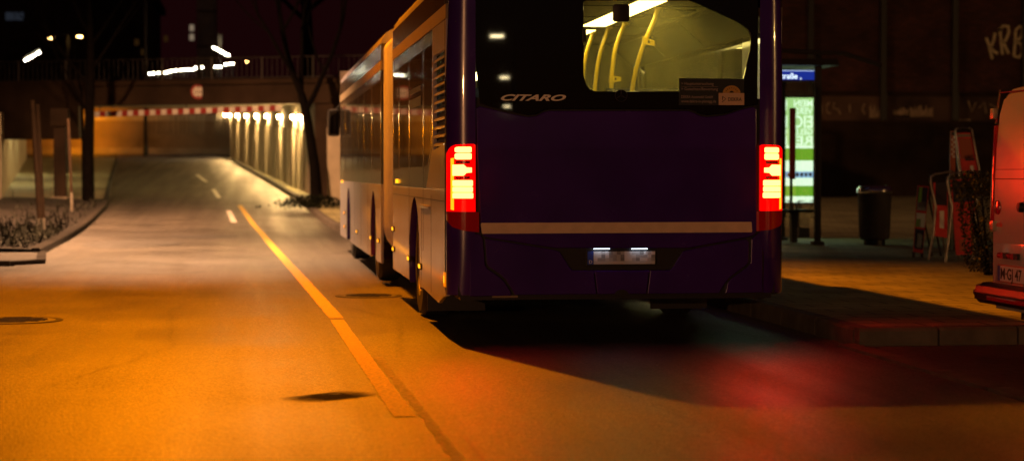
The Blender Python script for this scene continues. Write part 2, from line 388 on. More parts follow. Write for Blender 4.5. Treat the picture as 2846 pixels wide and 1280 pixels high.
# right pavement (raised) with its corner where the driveway begins
KH = .14
def right_pavement():
    b = MB(); k = b.mi('pavers')
    ys = yrange(14, 112, 2)
    rows = [[b.bm.verts.new((x, y, gz(y)+KH)) for x in (right_edge(y)+.13, 6.2, 45)] for y in ys]
    for A, B in zip(rows, rows[1:]):
        for i in range(2): b.bm.faces.new([A[i], A[i+1], B[i+1], B[i]]).material_index = k
    lo = [b.bm.verts.new((x, 9, KH)) for x in (6.2, 45)]
    b.bm.faces.new([lo[0], lo[1], rows[0][2], rows[0][1]]).material_index = k
    return struct(b.build('pavement', smooth=0))
right_pavement()
def kerb():
    b = MB(); rnd = random.Random(3)
    y = 14.0
    while y < 110:
        y2 = y+1.0; x, x2 = right_edge(y), right_edge(y2)
        z, z2 = gz(y), gz(y2); t = KH+.004+rnd.uniform(-.004,.004); g = .006
        b.hexa([(x,y+g,z-.05),(x+.13,y+g,z-.05),(x+.13,y+g,z+t),(x+.02,y+g,z+t),(x,y+g,z+t-.025)],
               [(x2,y2-g,z2-.05),(x2+.13,y2-g,z2-.05),(x2+.13,y2-g,z2+t),(x2+.02,y2-g,z2+t),(x2,y2-g,z2+t-.025)], 'kerbstone')
        y = y2
    x = 4.4
    while x < 6.1:                        # return of the kerb at the driveway
        b.hexa([(x+.006,13.87,-.05),(x+.006,14,-.05),(x+.006,14,KH+.005),(x+.006,13.89,KH+.005),(x+.006,13.87,KH-.02)],
               [(x+.6,13.87,-.05),(x+.6,14,-.05),(x+.6,14,KH+.005),(x+.6,13.89,KH+.005),(x+.6,13.87,KH-.02)], 'kerbstone'); x += .61
    y = 9
    while y < 13.8:
        b.box(6.08, 6.2, y+.006, y+.99, -.05, KH+.005, 'kerbstone'); y += 1
    y = -12
    while y < 13.8:                       # flush edge stones of the driveway
        b.box(4.28, 4.42, y+.008, y+.99, -.05, .022, 'kerbstone'); y += 1
    struct(b.build('kerb', smooth=0))
    b = MB(); b.box(4.421, 40, -20, 13.868, -.02, .012, 'setts'); struct(b.build('driveway', smooth=0))
kerb()
def left_side():
    # low pavement island at the side street, then a raised planting bed
    b = MB(); k = b.mi('pavers')
    b.face([(-30,27.9,.055),(-3.25,27.9,.055),(-3.05,28.4,.055),(-3.2,31,.055),(-30,31,.055)], 'setts'); struct(b.build('side_pavement', smooth=0))
    b = MB()
    for x in range(-22, -3): b.box(x-.32+.006, x+.68, 27.72, 27.9, -.03, .065, 'kerb_dark')
    b.hexa([(-3.31,27.72,-.03),(-2.9,28.3,-.03),(-3.03,28.4,-.03),(-3.31,27.9,-.03)], [(-3.31,27.72,.06),(-2.9,28.3,.06),(-3.03,28.4,.06),(-3.31,27.9,.06)], 'kerb_dark')
    for y in range(28, 31): b.hexa([(-2.9-.1*(y-28),y+.35,-.03),(-3.03-.1*(y-28),y+.35,-.03),(-3.03-.1*(y-28),y+.35,.06),(-2.9-.1*(y-28),y+.35,.06)],
                                   [(-2.99-.1*(y-28),y+1.3,-.03),(-3.12-.1*(y-28),y+1.3,-.03),(-3.12-.1*(y-28),y+1.3,.06),(-2.99-.1*(y-28),y+1.3,.06)], 'kerb_dark')
    for x in range(-20, -4): b.box(x+.006, x+.994, 30.9, 31.04, -.02, .15, 'kerb_dark')
    for y in range(31, 110):
        if y > 58 and y % 1: continue
        a, c = left_edge(y), left_edge(y+1); z, z2 = gz(y), gz(y+1); t = .12
        if y == 31: a -= .0
        b.hexa([(a-.13,y+.006,z-.05),(a,y+.006,z-.05),(a,y+.006,z+t-.02),(a-.02,y+.006,z+t),(a-.13,y+.006,z+t)],
               [(c-.13,y+.994,z2-.05),(c,y+.994,z2-.05),(c,y+.994,z2+t-.02),(c-.02,y+.994,z2+t),(c-.13,y+.994,z2+t)], 'kerb_dark')
    struct(b.build('side_kerb', smooth=0))
    ys = yrange(31.03, 58, 1.5); b = MB(); k = b.mi('soil'); rnd = random.Random(5)
    rows = [[b.bm.verts.new((x, y, gz(y)+.1+(0 if i in (0,) else rnd.uniform(-.03,.09)))) for i, x in enumerate([left_edge(y)-.13]+[left_edge(y)-.13-j*1.2 for j in range(1, 9)])] for y in ys]
    for A, B in zip(rows, rows[1:]):
        for i in range(8): b.bm.faces.new([A[i], A[i+1], B[i+1], B[i]]).material_index = k
    struct(b.build('planting_bed'))
    strip_sheet('footpath', yrange(58, 112, 2), lambda y: -16, lambda y: left_edge(y)-.13, .1, 'path')
left_side()
# lane marking: one solid line swinging left with the street, its end squared off; a scraped older line beside it
LINE = [(9.9,.80),(10.3,.79),(17,.73),(24,.58),(30,.44),(41.4,.19),(50,-.12),(56,-.36)]
def line_mesh(name, a, b_, w, m, off=0, dz=.004, seg=.5, rag=0, taper=False):
    b = MB(); rnd = random.Random(11); n = max(2, int((b_-a)/seg)); k = b.mi(m); rows = []
    for i in range(n+1):
        y = a+(b_-a)*i/n; x = lerp_pts(LINE, y)+off; ww = w*(1-.55*i/n if taper else 1)
        rows.append([b.bm.verts.new((x-ww/2+rnd.uniform(-rag,rag), y, gz(y)+dz)), b.bm.verts.new((x+ww/2+rnd.uniform(-rag,rag), y, gz(y)+dz))])
    for A, B in zip(rows, rows[1:]): b.bm.faces.new([A[0], A[1], B[1], B[0]]).material_index = k
    return struct(b.build(name, smooth=0))
line_mesh('lane_marking', 10.25, 17.1, .118, 'paint_yellow', seg=.08, rag=.0035)
line_mesh('lane_marking', 17.3, 56, .13, 'paint_yellow', .01, seg=.15, rag=.005)
line_mesh('old_lane_marking', 4, 13.6, .05, 'paint_ghost', .105, .0035, .12, .014)
def dash(y0, y1, x0, x1, w=.14):
    b = MB(); n = 6; k = b.mi('paint_white'); rows = []
    for i in range(n+1):
        t = i/n; y = y0+(y1-y0)*t; x = x0+(x1-x0)*t
        rows.append([b.bm.verts.new((x-w/2, y, gz(y)+.005)), b.bm.verts.new((x+w/2, y, gz(y)+.005))])
    for A, B in zip(rows, rows[1:]): b.bm.faces.new([A[0], A[1], B[1], B[0]]).material_index = k
    struct(b.build('centre_dash', smooth=0))
dash(47, 53, -.42, -.62); dash(61, 68, -1.0, -1.32); dash(75, 84, -1.7, -2.3)
# tar seams and a patch near the kerb lane
b = MB()
for x0, y0, x1, y1, w in ((.82,17.35,1.42,17.4,.012),(.93,18.6,1.15,17.4,.012),(-14,20.6,.7,20.9,.016),(-14,15.9,-1.6,15.95,.012),(1.0,-4,1.02,9.4,.01),(-4.2,21,-3,27.5,.014),(-5.2,20,-3.6,27.4,.012)):
    d = Vector((x1-x0, y1-y0)).normalized(); n = Vector((-d.y, d.x))*w/2
    b.face([(x0-n.x,y0-n.y,.003),(x1-n.x,y1-n.y,.003),(x1+n.x,y1+n.y,.003),(x0+n.x,y0+n.y,.003)], 'seam')
struct(b.build('road_seam', smooth=0))
b = MB()
for (cx, cy, rx, ry) in ((-1.35,25.5,.75,.5),(-2.2,36,.9,2.2),(-.9,40,.7,1.2)):
    k = b.mi('asphalt2'); rnd = random.Random(int(cy))
    vs = [b.bm.verts.new((cx+rx*math.cos(a)*rnd.uniform(.85,1.1), cy+ry*math.sin(a)*rnd.uniform(.85,1.1), gz(cy)+.003)) for a in [2*PI*i/28 for i in range(28)]]
    b.bm.faces.new(vs).material_index = k
struct(b.build('road_patch', smooth=0))
def smear(c, d, ln, w):
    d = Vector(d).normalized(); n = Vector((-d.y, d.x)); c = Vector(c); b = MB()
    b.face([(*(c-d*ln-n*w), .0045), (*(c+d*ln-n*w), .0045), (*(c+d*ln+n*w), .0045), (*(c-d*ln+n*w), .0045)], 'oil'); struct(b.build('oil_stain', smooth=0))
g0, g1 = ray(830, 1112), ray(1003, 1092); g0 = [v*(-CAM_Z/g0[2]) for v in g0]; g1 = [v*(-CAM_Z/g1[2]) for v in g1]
smear(((g0[0]+g1[0])/2, (g0[1]+g1[1])/2), (g1[0]-g0[0], g1[1]-g0[1]), .3, .15)  # shadow of something passing, painted as a dark patch

def crack(pts, w, seed):
    rnd = random.Random(seed); b = MB(); q_ = [Vector(pts[0])]
    for a, c in zip(pts, pts[1:]):
        a, c = Vector(a), Vector(c); n = max(2, int((c-a).length/.09)); d = (c-a).normalized(); nn = Vector((-d.y, d.x))
        for i in range(1, n+1): q_.append(a.lerp(c, i/n)+nn*rnd.gauss(0,.018))
    for a, c in zip(q_, q_[1:]):
        d = (c-a).normalized(); n = Vector((-d.y, d.x))*w*rnd.uniform(.15,.9)/2
        b.face([(*(a-n),.0032), (*(c-n),.0032), (*(c+n),.0032), (*(a+n),.0032)], 'seam')
    struct(b.build('road_crack', smooth=0))
crack([(2.2,6.5),(2.35,9.2),(2.1,11.2)], .008, 1); crack([(2.3,9.0),(3.1,9.9),(4.2,10.3)], .007, 2); crack([(-1.2,12),(-.6,14.6),(-.75,18.5),(-.3,22)], .01, 3); crack([(-.62,14.7),(.65,15.1)], .008, 4)
crack([(-2.6,22),(-1.2,23.2),(.4,23.4)], .012, 5); crack([(1.0,13.6),(1.25,16.5),(1.1,19)], .008, 6); crack([(0.1,7.4),(.55,9.2)], .007, 7)

def manhole(x, y, r, label):
    t = thing('manhole_cover', label, 'manhole cover', (x, y, 0), 'manhole covers in the road')
    b = MB(); b.lathe([(r*1.16,.001),(r*1.16,.006),(r*1.02,.006),(r*1.02,.002)], 'seam', (x,y,0), n=40); b.build('frame', t)
    b = MB(); b.lathe([(r,.001),(r,.006),(.01,.008)], 'asphalt2', (x,y,0), n=40)
    for i in range(-3, 4):
        hw = math.sqrt(max(0, (r*.8)**2-(i*r*.24)**2)); b.box(x-hw, x+hw, y+i*r*.24-.012, y+i*r*.24+.012, .006, .012, 'seam')
    b.build('lid', t)
manhole(1.2, 20.4, .3, 'round iron manhole cover just left of the articulated bus')
manhole(-2.05, 17.4, .36, 'round iron manhole cover at the left edge of the open road')
# weeds along the bed
def weeds():
    b = MB(); rnd = random.Random(21); k = b.mi('grass')
    for i in range(1500):
        y = 31.2+abs(rnd.gauss(0, 1))*7 if rnd.random() < .75 else rnd.uniform(31.2, 57)
        if y > 57: continue
        x = left_edge(y)-.2-abs(rnd.gauss(0, 1.3)); z = gz(y)+.1; h = rnd.uniform(.05,.2)*(2.2 if rnd.random() < .08 else 1); a = rnd.uniform(0, PI); w = rnd.uniform(.006,.02)
        lx, ly = rnd.uniform(-.1,.1), rnd.uniform(-.1,.1); dx, dy = w*math.cos(a), w*math.sin(a)
        vs = [b.bm.verts.new(p) for p in ((x-dx,y-dy,z),(x+dx,y+dy,z),(x+lx*.6+dx*1.6,y+ly*.6+dy,z+h*.6),(x+lx,y+ly,z+h))]
        b.bm.faces.new(vs).material_index = k
        if rnd.random() < .6:
            for q in range(3):
                cx, cy, cz = x+lx*rnd.random(), y+ly*rnd.random(), z+h*rnd.uniform(.3,1); s = rnd.uniform(.02,.05)
                b.bm.faces.new([b.bm.verts.new((cx+s*rnd.uniform(-1,1), cy+s*rnd.uniform(-1,1), cz+s*rnd.uniform(-1,1))) for _ in range(3)]).material_index = k
    struct(b.build('weeds', smooth=0), 'stuff')
weeds()
# ------------------------------------------------------------------ railway bridge and underpass
def front_y(x): return 58-.45*(x+1.8)
def bridge():
    t = thing('railway_bridge', 'dark railway bridge over the dipping street with railing on its deck', 'bridge', (-2, 58, gz(58)))
    def slab(b, x0, x1, c0, c1, y_off, thick, mt):
        fy0, fy1 = front_y(x0)+y_off, front_y(x1)+y_off
        a = [(x0,fy0,gz(fy0)+c0),(x1,fy1,gz(fy0)+c0),(x1,fy1,gz(fy0)+c1),(x0,fy0,gz(fy0)+c1)]
        return a
    zb, zt = 3.29, 3.98
    b = MB(); x0, x1 = -5.1, 9.0
    y0, y1 = front_y(x0), front_y(x1)
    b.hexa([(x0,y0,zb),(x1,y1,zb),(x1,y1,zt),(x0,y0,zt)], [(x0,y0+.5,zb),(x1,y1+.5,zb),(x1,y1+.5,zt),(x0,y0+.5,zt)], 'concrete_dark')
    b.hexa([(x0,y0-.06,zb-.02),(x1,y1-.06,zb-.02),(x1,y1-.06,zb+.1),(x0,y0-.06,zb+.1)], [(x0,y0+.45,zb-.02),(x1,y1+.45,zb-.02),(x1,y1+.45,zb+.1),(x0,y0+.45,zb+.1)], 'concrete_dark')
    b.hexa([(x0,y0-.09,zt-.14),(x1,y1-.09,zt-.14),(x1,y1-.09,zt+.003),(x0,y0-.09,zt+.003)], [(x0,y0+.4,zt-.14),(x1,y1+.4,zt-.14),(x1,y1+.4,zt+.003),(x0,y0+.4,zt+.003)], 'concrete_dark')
    b.build('edge_beam', t)
    b = MB()
    for ya, yb in ((62, 75), (75, 90), (90, 112)):        # the soffit climbs with the street
        ca, cb_ = gz(ya)+2.9, gz(yb)+2.9
        b.hexa([(-17,ya,ca),(12,ya,ca),(12,ya,ca+.5),(-17,ya,ca+.5)], [(-17,yb,cb_),(12,yb,cb_),(12,yb,cb_+.5),(-17,yb,cb_+.5)], 'concrete')
    b.build('deck', t)
    b = MB(); x0, x1 = -22, -5.1; y0, y1 = front_y(x0), front_y(x1)    # lower fascia over the footway
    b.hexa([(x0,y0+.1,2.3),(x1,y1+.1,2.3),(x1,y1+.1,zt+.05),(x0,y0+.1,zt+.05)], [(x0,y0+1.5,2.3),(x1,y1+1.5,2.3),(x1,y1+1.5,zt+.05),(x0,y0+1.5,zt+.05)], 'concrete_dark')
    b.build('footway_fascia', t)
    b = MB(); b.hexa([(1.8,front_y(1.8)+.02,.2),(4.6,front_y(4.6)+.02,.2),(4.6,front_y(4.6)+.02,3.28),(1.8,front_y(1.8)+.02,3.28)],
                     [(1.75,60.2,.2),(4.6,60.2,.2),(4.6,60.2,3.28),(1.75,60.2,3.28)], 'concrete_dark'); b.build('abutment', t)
    b = MB()
    for i in range(40):                                   # railing: posts, rails, bars
        x = -20+i*.72; 
    for z in (zt+.06, zt+.64):
        b.tube([(-20, front_y(-20)+.3, z), (9, front_y(9)+.3, z)], .022, 'railing', 6)
    x = -20
    while x < 9:
        b.box(x-.03, x+.03, front_y(x)+.27, front_y(x)+.33, zt-.05, zt+.66, 'railing'); x += 1.45
    x = -20
    while x < 9:
        b.box(x-.008, x+.008, front_y(x)+.29, front_y(x)+.31, zt+.05, zt+.64, 'railing'); x += .145
    b.build('railing', t, smooth=0)
    for x, wd in ((-5.42, .34),):
        y = 57.2; c = thing('support_column', 'square dark column carrying the bridge beside the left tree', 'column', (x, y, gz(y)))
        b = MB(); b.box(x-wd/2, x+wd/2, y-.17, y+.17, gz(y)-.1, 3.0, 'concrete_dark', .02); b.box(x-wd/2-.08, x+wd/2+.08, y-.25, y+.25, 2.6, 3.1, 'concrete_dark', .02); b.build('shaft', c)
        b = MB(); b.box(x-.26, x+.26, y-.26, y+.26, gz(y)-.05, gz(y)+.2, 'concrete', .02); b.build('plinth', c)
bridge()
def wx(y): return 1.75-.0584*(y-60)
def underpass_wall():
    t = thing('underpass_wall', 'pale ribbed wall of the underpass lit by a row of lamps', 'wall', (wx(60), 60, gz(60)))
    b = MB(); d = (1, -.0584); 
    def slab(y0, y1, x_in, x_out, c0, c1, m='pale_concrete'):
        b.hexa([(wx(y0)+x_in,y0,gz(y0)+c0),(wx(y0)+x_out,y0,gz(y0)+c0),(wx(y0)+x_out,y0,gz(y0)+c1),(wx(y0)+x_in,y0,gz(y0)+c1)],
               [(wx(y1)+x_in,y1,gz(y1)+c0),(wx(y1)+x_out,y1,gz(y1)+c0),(wx(y1)+x_out,y1,gz(y1)+c1),(wx(y1)+x_in,y1,gz(y1)+c1)], m)
    for y in yrange(60.2, 110, 8)[:-1]:
        slab(y, min(110, y+8.4), .05, .6, 0, 2.1, 'bark')  # near-black infill paints the shade of the recesses between piers
        slab(y, min(110, y+8.4), 0, .6, 2.1, 2.95)
    b.build('upper_wall', t, smooth=0)
    for i in range(25):                                   # piers standing in front of the dark infill painted as recess shade
        y = 60.3+i*2.0; b = MB(); w = 1.25
        y1 = y+w
        b.hexa([(wx(y)-.02,y,gz(y)),(wx(y)+.25,y,gz(y)),(wx(y)+.25,y,gz(y)+2.1),(wx(y)-.02,y,gz(y)+2.1)],
               [(wx(y1)-.02,y1,gz(y1)),(wx(y1)+.25,y1,gz(y1)),(wx(y1)+.25,y1,gz(y1)+2.1),(wx(y1)-.02,y1,gz(y1)+2.1)], 'pale_concrete')
        b.build('pier', t, smooth=0)
    # side wall of the footway, left
    t2 = thing('footway_wall', 'pale greenish wall along the footway at the far left', 'wall', (-7.3, 58, gz(58)))
    b = MB()
    for y in yrange(57, 108, 3)[:-1]:
        X = lambda q: -7.15-.097*(q-58); y2 = y+2.96
        b.hexa([(X(y),y,gz(y)),(X(y)-.3,y,gz(y)),(X(y)-.3,y,gz(y)+2.6),(X(y),y,gz(y)+2.6)], [(X(y2),y2,gz(y2)),(X(y2)-.3,y2,gz(y2)),(X(y2)-.3,y2,gz(y2)+2.6),(X(y2),y2,gz(y2)+2.6)], 'pale_concrete')
    b.build('wall_panels', t2, smooth=0)
underpass_wall()
def wing_wall():
    t = thing('wing_wall', 'pale low wall beside the portal, just left of the bus mirror', 'wall', (3, 54.8, gz(54)))
    b = MB(); b.box(2.08, 5.5, 54.75, 55.05, gz(54)-.1, 2.55, 'pale_concrete', .015); b.build('panel', t)
    b = MB(); b.box(2.04, 5.5, 54.7, 55.1, 2.552, 2.66, 'concrete_dark', .01); b.build('coping', t)
wing_wall()
M['lamp_under'] = lamp_mat('underpass_tube', (1,.6,.21), 1100)
M['lamp_foot'] = lamp_mat('footway_tube', (1,.84,.36), 260)
lamp_px = [630, 642, 664, 689, 717, 747, 782, 820, 838]
names = ['farthest underpass lamp at the deep end of the lit wall', 'second underpass lamp from the deep end, close beside the farthest', 'third underpass lamp from the deep end of the row',
         'fourth underpass lamp from the deep end of the row', 'middle underpass lamp of the row of nine', 'fourth underpass lamp from the portal tree', 'third underpass lamp from the portal tree',
         'second underpass lamp from the portal, beside the nearest one', 'nearest underpass lamp, half behind the trunk at the portal']
for px, lb in zip(lamp_px, names):
    k = math.tan(math.atan((px-W/2)/F_PX)+TH); y = (1.75+.0584*60)/(k+.0584); x = wx(y); z = gz(y)+2.48
    t = thing('underpass_lamp', lb, 'lamp', (x, y, z), 'lamps along the underpass wall')
    b = MB(); b.box(x-.16, x+.02, y-.2, y+.2, z+.05, z+.12, 'railing', .01); b.build('housing', t)
    b = MB(); b.tube([(x-.08,y-.16,z),(x-.08,y+.16,z)], .05, 'lamp_under', 8); b.build('tube', t)
for y, lb in ((61.5, 'tube lamp near the mouth of the left footway'), (70, 'tube lamp midway along the left footway'), (80, 'tube lamp at the deep end of the left footway')):
    x = -7.15-.097*(y-58); z = gz(y)+2.25
    t = thing('footway_lamp', lb, 'lamp', (x, y, z), 'lamps along the left footway')
    b = MB(); b.box(x, x+.2, y-.3, y+.3, z+.05, z+.12, 'railing', .01); b.build('housing', t)
    b = MB(); b.tube([(x+.1,y-.25,z),(x+.1,y+.25,z)], .05, 'lamp_foot', 8); b.build('tube', t)
# height sign and striped height bar on the bridge
def bridge_signs():
    p = onY(551, 255, front_y(-1.7)-.12); r = .218
    t = thing('height_limit_sign', 'round white sign with red rim on the bridge beam', 'road sign', tuple(p))
    pl = lambda u, v, d: (p.x+u, p.y-.012+d-.45*u*0, p.z+v)
    b = MB(); b.lathe([(r,.0),(r,.012)], 'signred', (p.x, p.y, p.z), 'Y', 32); b.build('rim', t)
    b = MB(); b.lathe([(r*.72,-.004),(r*.72,0)], 'signwhite', (p.x, p.y, p.z), 'Y', 32); b.build('face', t)
    b = MB(); b.text('3,1m', 'black', lambda u, v, d: (p.x+u, p.y-.008+d, p.z-.045+v), w=.2, depth=.003, align='CENTER')
    b.build('lettering', t, 0)
    for sg in (1, -1):
        b = MB(); b.face([(p.x-.04,p.y-.008,p.z+sg*r*.7),(p.x+.04,p.y-.008,p.z+sg*r*.7),(p.x,p.y-.008,p.z+sg*r*.48)], 'black'); b.build('arrow_mark', t, 0)
    a, c = onY(262, 318, front_y(-4.9)-.1), onY(782, 300, front_y(.8)-.1); n = 33
    t = thing('height_bar', 'red and white striped warning bar hung below the bridge', 'warning bar', tuple((a+c)/2))
    b = MB()
    for i in range(n):
        p, q = a.lerp(c, i/n), a.lerp(c, (i+1)/n)
        b.hexa([(p.x,p.y,p.z-.08),(q.x,q.y,q.z-.08),(q.x,q.y+.06,q.z-.08),(p.x,p.y+.06,p.z-.08)], [(p.x,p.y,p.z+.08),(q.x,q.y,q.z+.08),(q.x,q.y+.06,q.z+.08),(p.x,p.y+.06,p.z+.08)], 'signred' if i % 2 else 'signwhite')
    b.build('beam', t, smooth=0)
    for s in (.03, .5, .97):
        p = a.lerp(c, s); b = MB(); b.tube([(p.x,p.y+.08,p.z),(p.x,p.y+.16,p.z+.3)], .018, 'railing', 6); b.build('hanger', t)
bridge_signs()
# ------------------------------------------------------------------ beyond and above the bridge
def beyond():
    t = thing('retaining_wall', 'low orange lit concrete wall beyond the underpass', 'wall', (-14, 128, gz(128)))
    b = MB(); b.box(-45, 20, 128, 129, gz(128), gz(128)+3.2, 'far_wall'); b.build('wall', t)
    b = MB(); b.box(-45, 20, 127.8, 129.2, gz(128)+2.1, gz(128)+2.5, 'pale_concrete'); b.build('coping', t)
    b = MB(); b.box(-45, 20, 127.5, 128, gz(128)-.1, gz(128)+.35, 'concrete'); b.build('plinth', t)
    # station block and tower, hardly lit
    t = thing('station_tower', 'tall pale tower faintly lit behind the bridge railing', 'tower', (-7, 170, gz(150)))
    a, c = onY(548, 300, 170), onY(602, 300, 170)
    b = MB(); b.box(a.x, c.x, 170, 175, 3, 24, 'concrete', .05)
    for z in range(6, 24, 3): b.box(a.x-.06, c.x+.06, 169.92, 170, z, z+.12, 'concrete_dark')
    b.build('shaft', t)
    t = thing('station_building', 'dark station block with two small lit windows behind the railing', 'building', (-14, 185, gz(150)))
    b = MB(); b.box(-60, -9, 185, 200, 3, 17, 'concrete_dark'); b.build('wall', t)
    b = MB(); b.box(-60.5, -8.5, 184.6, 200.5, 17, 17.6, 'concrete_dark'); b.build('roof', t)
    M['win_lit'] = lamp_mat('lit_window', (1,.75,.5), .2); M['win_dim'] = lamp_mat('dim_window', (1,.45,.1), .02)
    for px, py, m in ((533,78,'win_lit'),(533,104,'win_lit'),(380,118,'win_dim'),(398,145,'win_dim'),(461,108,'win_dim')):
        p = onY(px, py, 185); b = MB(); b.box(p.x-.2, p.x+.2, 184.9, 185.05, p.z-.28, p.z+.28, m); b.build('window', t)
        b = None
    t = thing('apartment_block', 'dark block with a bluish lit window at the far upper left', 'building', (-34, 190, gz(150)))
    p = onY(50, 45, 178)
    b = MB(); b.box(p.x-14, p.x+6, 178, 184, 3, 22, 'concrete_dark'); b.build('wall', t)
    M['win_blue'] = lamp_mat('bluish_window', (.6,.72,1), .022)
    for px, m in ((30,'win_blue'),(56,'win_blue')):
        p = onY(px, 46, 178); b = MB(); b.box(p.x-.45, p.x+.3, 177.9, 178.05, p.z-.35, p.z+.35, m); b.build('window', t)
    t = thing('white_mast', 'slim pale mast rising left of the tower', 'mast', tuple(onY(404, 200, 120)))
    p = onY(404, 200, 120); b = MB(); b.tube([(p.x,120,gz(120)),(p.x,120,p.z),(p.x,120,p.z+8)], [.14,.1,.08], 'concrete_dark', 10); b.build('pole', t)
    b = MB(); b.lathe([(.16,gz(120)),(.16,gz(120)+.6),(.13,gz(120)+.7)], 'railing', (p.x,120,0), n=12); b.build('base', t)
    t = thing('station_wall_lamp', 'bright slanting tube lamp beside the tower above the railing', 'lamp', tuple(onY(614, 142, 120)))
    M['lamp_cold'] = lamp_mat('platform_tube', (1,.9,.62), 55); M['lamp_sodium'] = lamp_mat('sodium_bulb', (1,.55,.16), 40)
    a, c = onY(594, 132, 121), onY(635, 154, 119)
    b = MB(); b.tube([a, c], .045, 'lamp_cold', 8); b.build('tube', t)
    b = MB(); b.tube([a+Vector((0,.0,.09)), c+Vector((0,0,.09))], .06, 'railing', 6); b.build('housing', t)
    t = thing('station_sign_panel', 'small pale upright panel beside the slanting tube lamp', 'sign', tuple(onY(611, 115, 122)))
    p = onY(611, 115, 122); b = MB(); b.box(p.x-.12, p.x+.12, 122, 122.06, p.z-.4, p.z+.4, 'concrete'); b.build('panel', t)
    b = MB(); b.box(p.x-.03, p.x+.03, 122.07, 122.13, 5, p.z+.4, 'railing'); b.build('post', t)
    t = thing('platform_tube_lamp', 'broken row of tubes slanting at the far upper left', 'lamp', tuple(onY(88, 156, 100)))
    for k, (p0, p1) in enumerate((((70,168),(94,155)),((102,150),(109,146)))):
        a, c = onY(*p0, 100.5), onY(*p1, 99.5); b = MB(); b.tube([a, c], .04, 'lamp_cold', 8); b.build('tube', t)
    a, c = onY(66, 166, 100.6), onY(113, 140, 99.4); b = MB(); b.tube([a+Vector((0,0,.08)), c+Vector((0,0,.08))], .05, 'railing', 6); b.build('housing', t)
    # lamps on the platform
    px_row = [(416,205),(427,204),(440,203),(450,202),(459,202),(468,201),(475,198),(488,196),(502,195),(512,194),(524,194),(535,193),(544,189),(562,187)]
    for i, (x, y) in enumerate(px_row):
        lb = 'small round lamp in the longer platform row left of the tower' if 0 < i < 13 else ('leftmost round lamp of the longer platform row' if i == 0 else 'last round lamp of the longer row, apart from its neighbours, by the tower')
        platform_lamp(x, y, lb, 'lamp_cold')
    for i, (x, y) in enumerate([(598,186),(606,186),(614,186),(627,179),(638,178),(647,177)]):
        platform_lamp(x, y, 'small round lamp in the shorter platform row below the slanting tube', 'lamp_cold')
    platform_lamp(686, 172, 'orange globe lamp alone above the bridge railing, right of the platform rows', 'lamp_sodium')
    # double headed street lamp
    y = 84; a, c = onY(143, 106, y), onY(221, 102, y); mx = (a.x+c.x)/2+.1
    t = thing('twin_street_lamp', 'street lamp with two glowing heads at the upper left', 'street lamp', (mx, y, gz(y)))
    b = MB(); b.tube([(mx,y,gz(y)),(mx,y,a.z+.1)], [.09,.05], 'railing', 10); b.build('pole', t)
    b = MB(); b.tube([a+Vector((.1,0,.08)), (mx,y,a.z+.22), c+Vector((-.1,0,.08))], .03, 'railing', 6); b.build('arm', t)
    for q in (a, c):
        b = MB(); b.obox(q+Vector((0,0,.06)), .36, .2, .08, Matrix.Identity(3), 'railing', .02); hd = b.build('head', t)
        b = MB(); b.obox(q+Vector((0,0,-.005)), .2, .14, .05, Matrix.Identity(3), 'lamp_sodium', .01); b.build('bulb', hd)
def platform_lamp(px, py, label, m, y=115):
    p = onY(px, py, y)
    t = thing('platform_lamp', label, 'lamp', tuple(p), 'lamps on the railway platform')
    b = MB(); b.sphere(p, .04, m, (1.3,1,.9)); b.build('bulb', t)
    b = MB(); b.tube([(p.x,p.y+.08,3.5),(p.x,p.y+.08,p.z+.08)], .02, 'railing', 6); b.build('post', t)
beyond()
# ------------------------------------------------------------------ trees
def grow(b, p, d, r, ln, depth, rnd, m='bark', up=.12):
    pts = [p]; n = 4; rs = [r]
    for i in range(n):
        d = (d+Vector((rnd.uniform(-1,1), rnd.uniform(-1,1), rnd.uniform(-.4,1)))*up).normalized()
        p = p+d*ln/n; pts.append(p); rs.append(r*(1-.4*(i+1)/n))
    b.tube(pts, rs, m, 7 if r > .03 else 4, cap=False)
    if depth == 0: return
    for i in range(3 if depth > 1 else 4):
        a = pts[rnd.choice((2,3,4))] if i else pts[-1]
        ax = Vector((rnd.uniform(-1,1), rnd.uniform(-1,1), rnd.uniform(-.1,.9))).normalized()
        nd = (d*(.75 if i else 1.3)+ax*.75).normalized()
        grow(b, a, nd, rs[-1]*(.9 if i == 0 else .68), ln*rnd.uniform(.6,.85), depth-1, rnd, m, up)
def tree(label, trunk, radii, limbs, seed, depth=4, ln=2.2):
    t = thing('street_tree', label, 'tree', tuple(trunk[0]), 'bare street trees')
    rnd = random.Random(seed)
    b = MB(); b.tube([trunk[0]-Vector((0,0,.1))]+trunk, [radii[0]*1.35]+radii, 'bark', 12); b.build('trunk', t)
    b = MB()
    for base, d, r in limbs: grow(b, base, Vector(d).normalized(), r, ln, depth, rnd)
    b.build('crown', t)
y = 56; q = lambda px, py, yy=56: onY(px, py, yy)
tree('bare tree with straight dark trunk in the left planting bed', [Vector((q(247,560).x, y, gz(y))), q(247,430), q(249,330), q(251,240), q(252,130), q(250,40)], [.16,.14,.135,.12,.1,.08],
     [(q(250,40),(0,0,1),.07),(q(251,240),(-.6,.2,.8),.05),(q(252,200),(.6,-.2,.8),.05),(q(252,130),(.5,.4,.8),.05),(q(252,100),(-.5,-.4,.9),.05),(q(249,330),(-.3,-.1,.95),.035)], 4)
y = 54.5; q2 = lambda px, py: onY(px, py, 54.5)
tree('bare dark tree leaning and forking in front of the underpass portal', [Vector((q2(882,556).x, y, gz(y)+.1)), q2(874,460), q2(862,380), q2(850,310), q2(838,262)], [.17,.145,.13,.12,.11],
     [(q2(838,262),(-.35,.1,.9),.1),(q2(850,310),(.42,-.1,.9),.085),(q2(838,240),(-.6,-.3,.7),.06),(q2(838,262),(.1,.3,1),.07)], 9, 4, 2.4)
y = 57.5
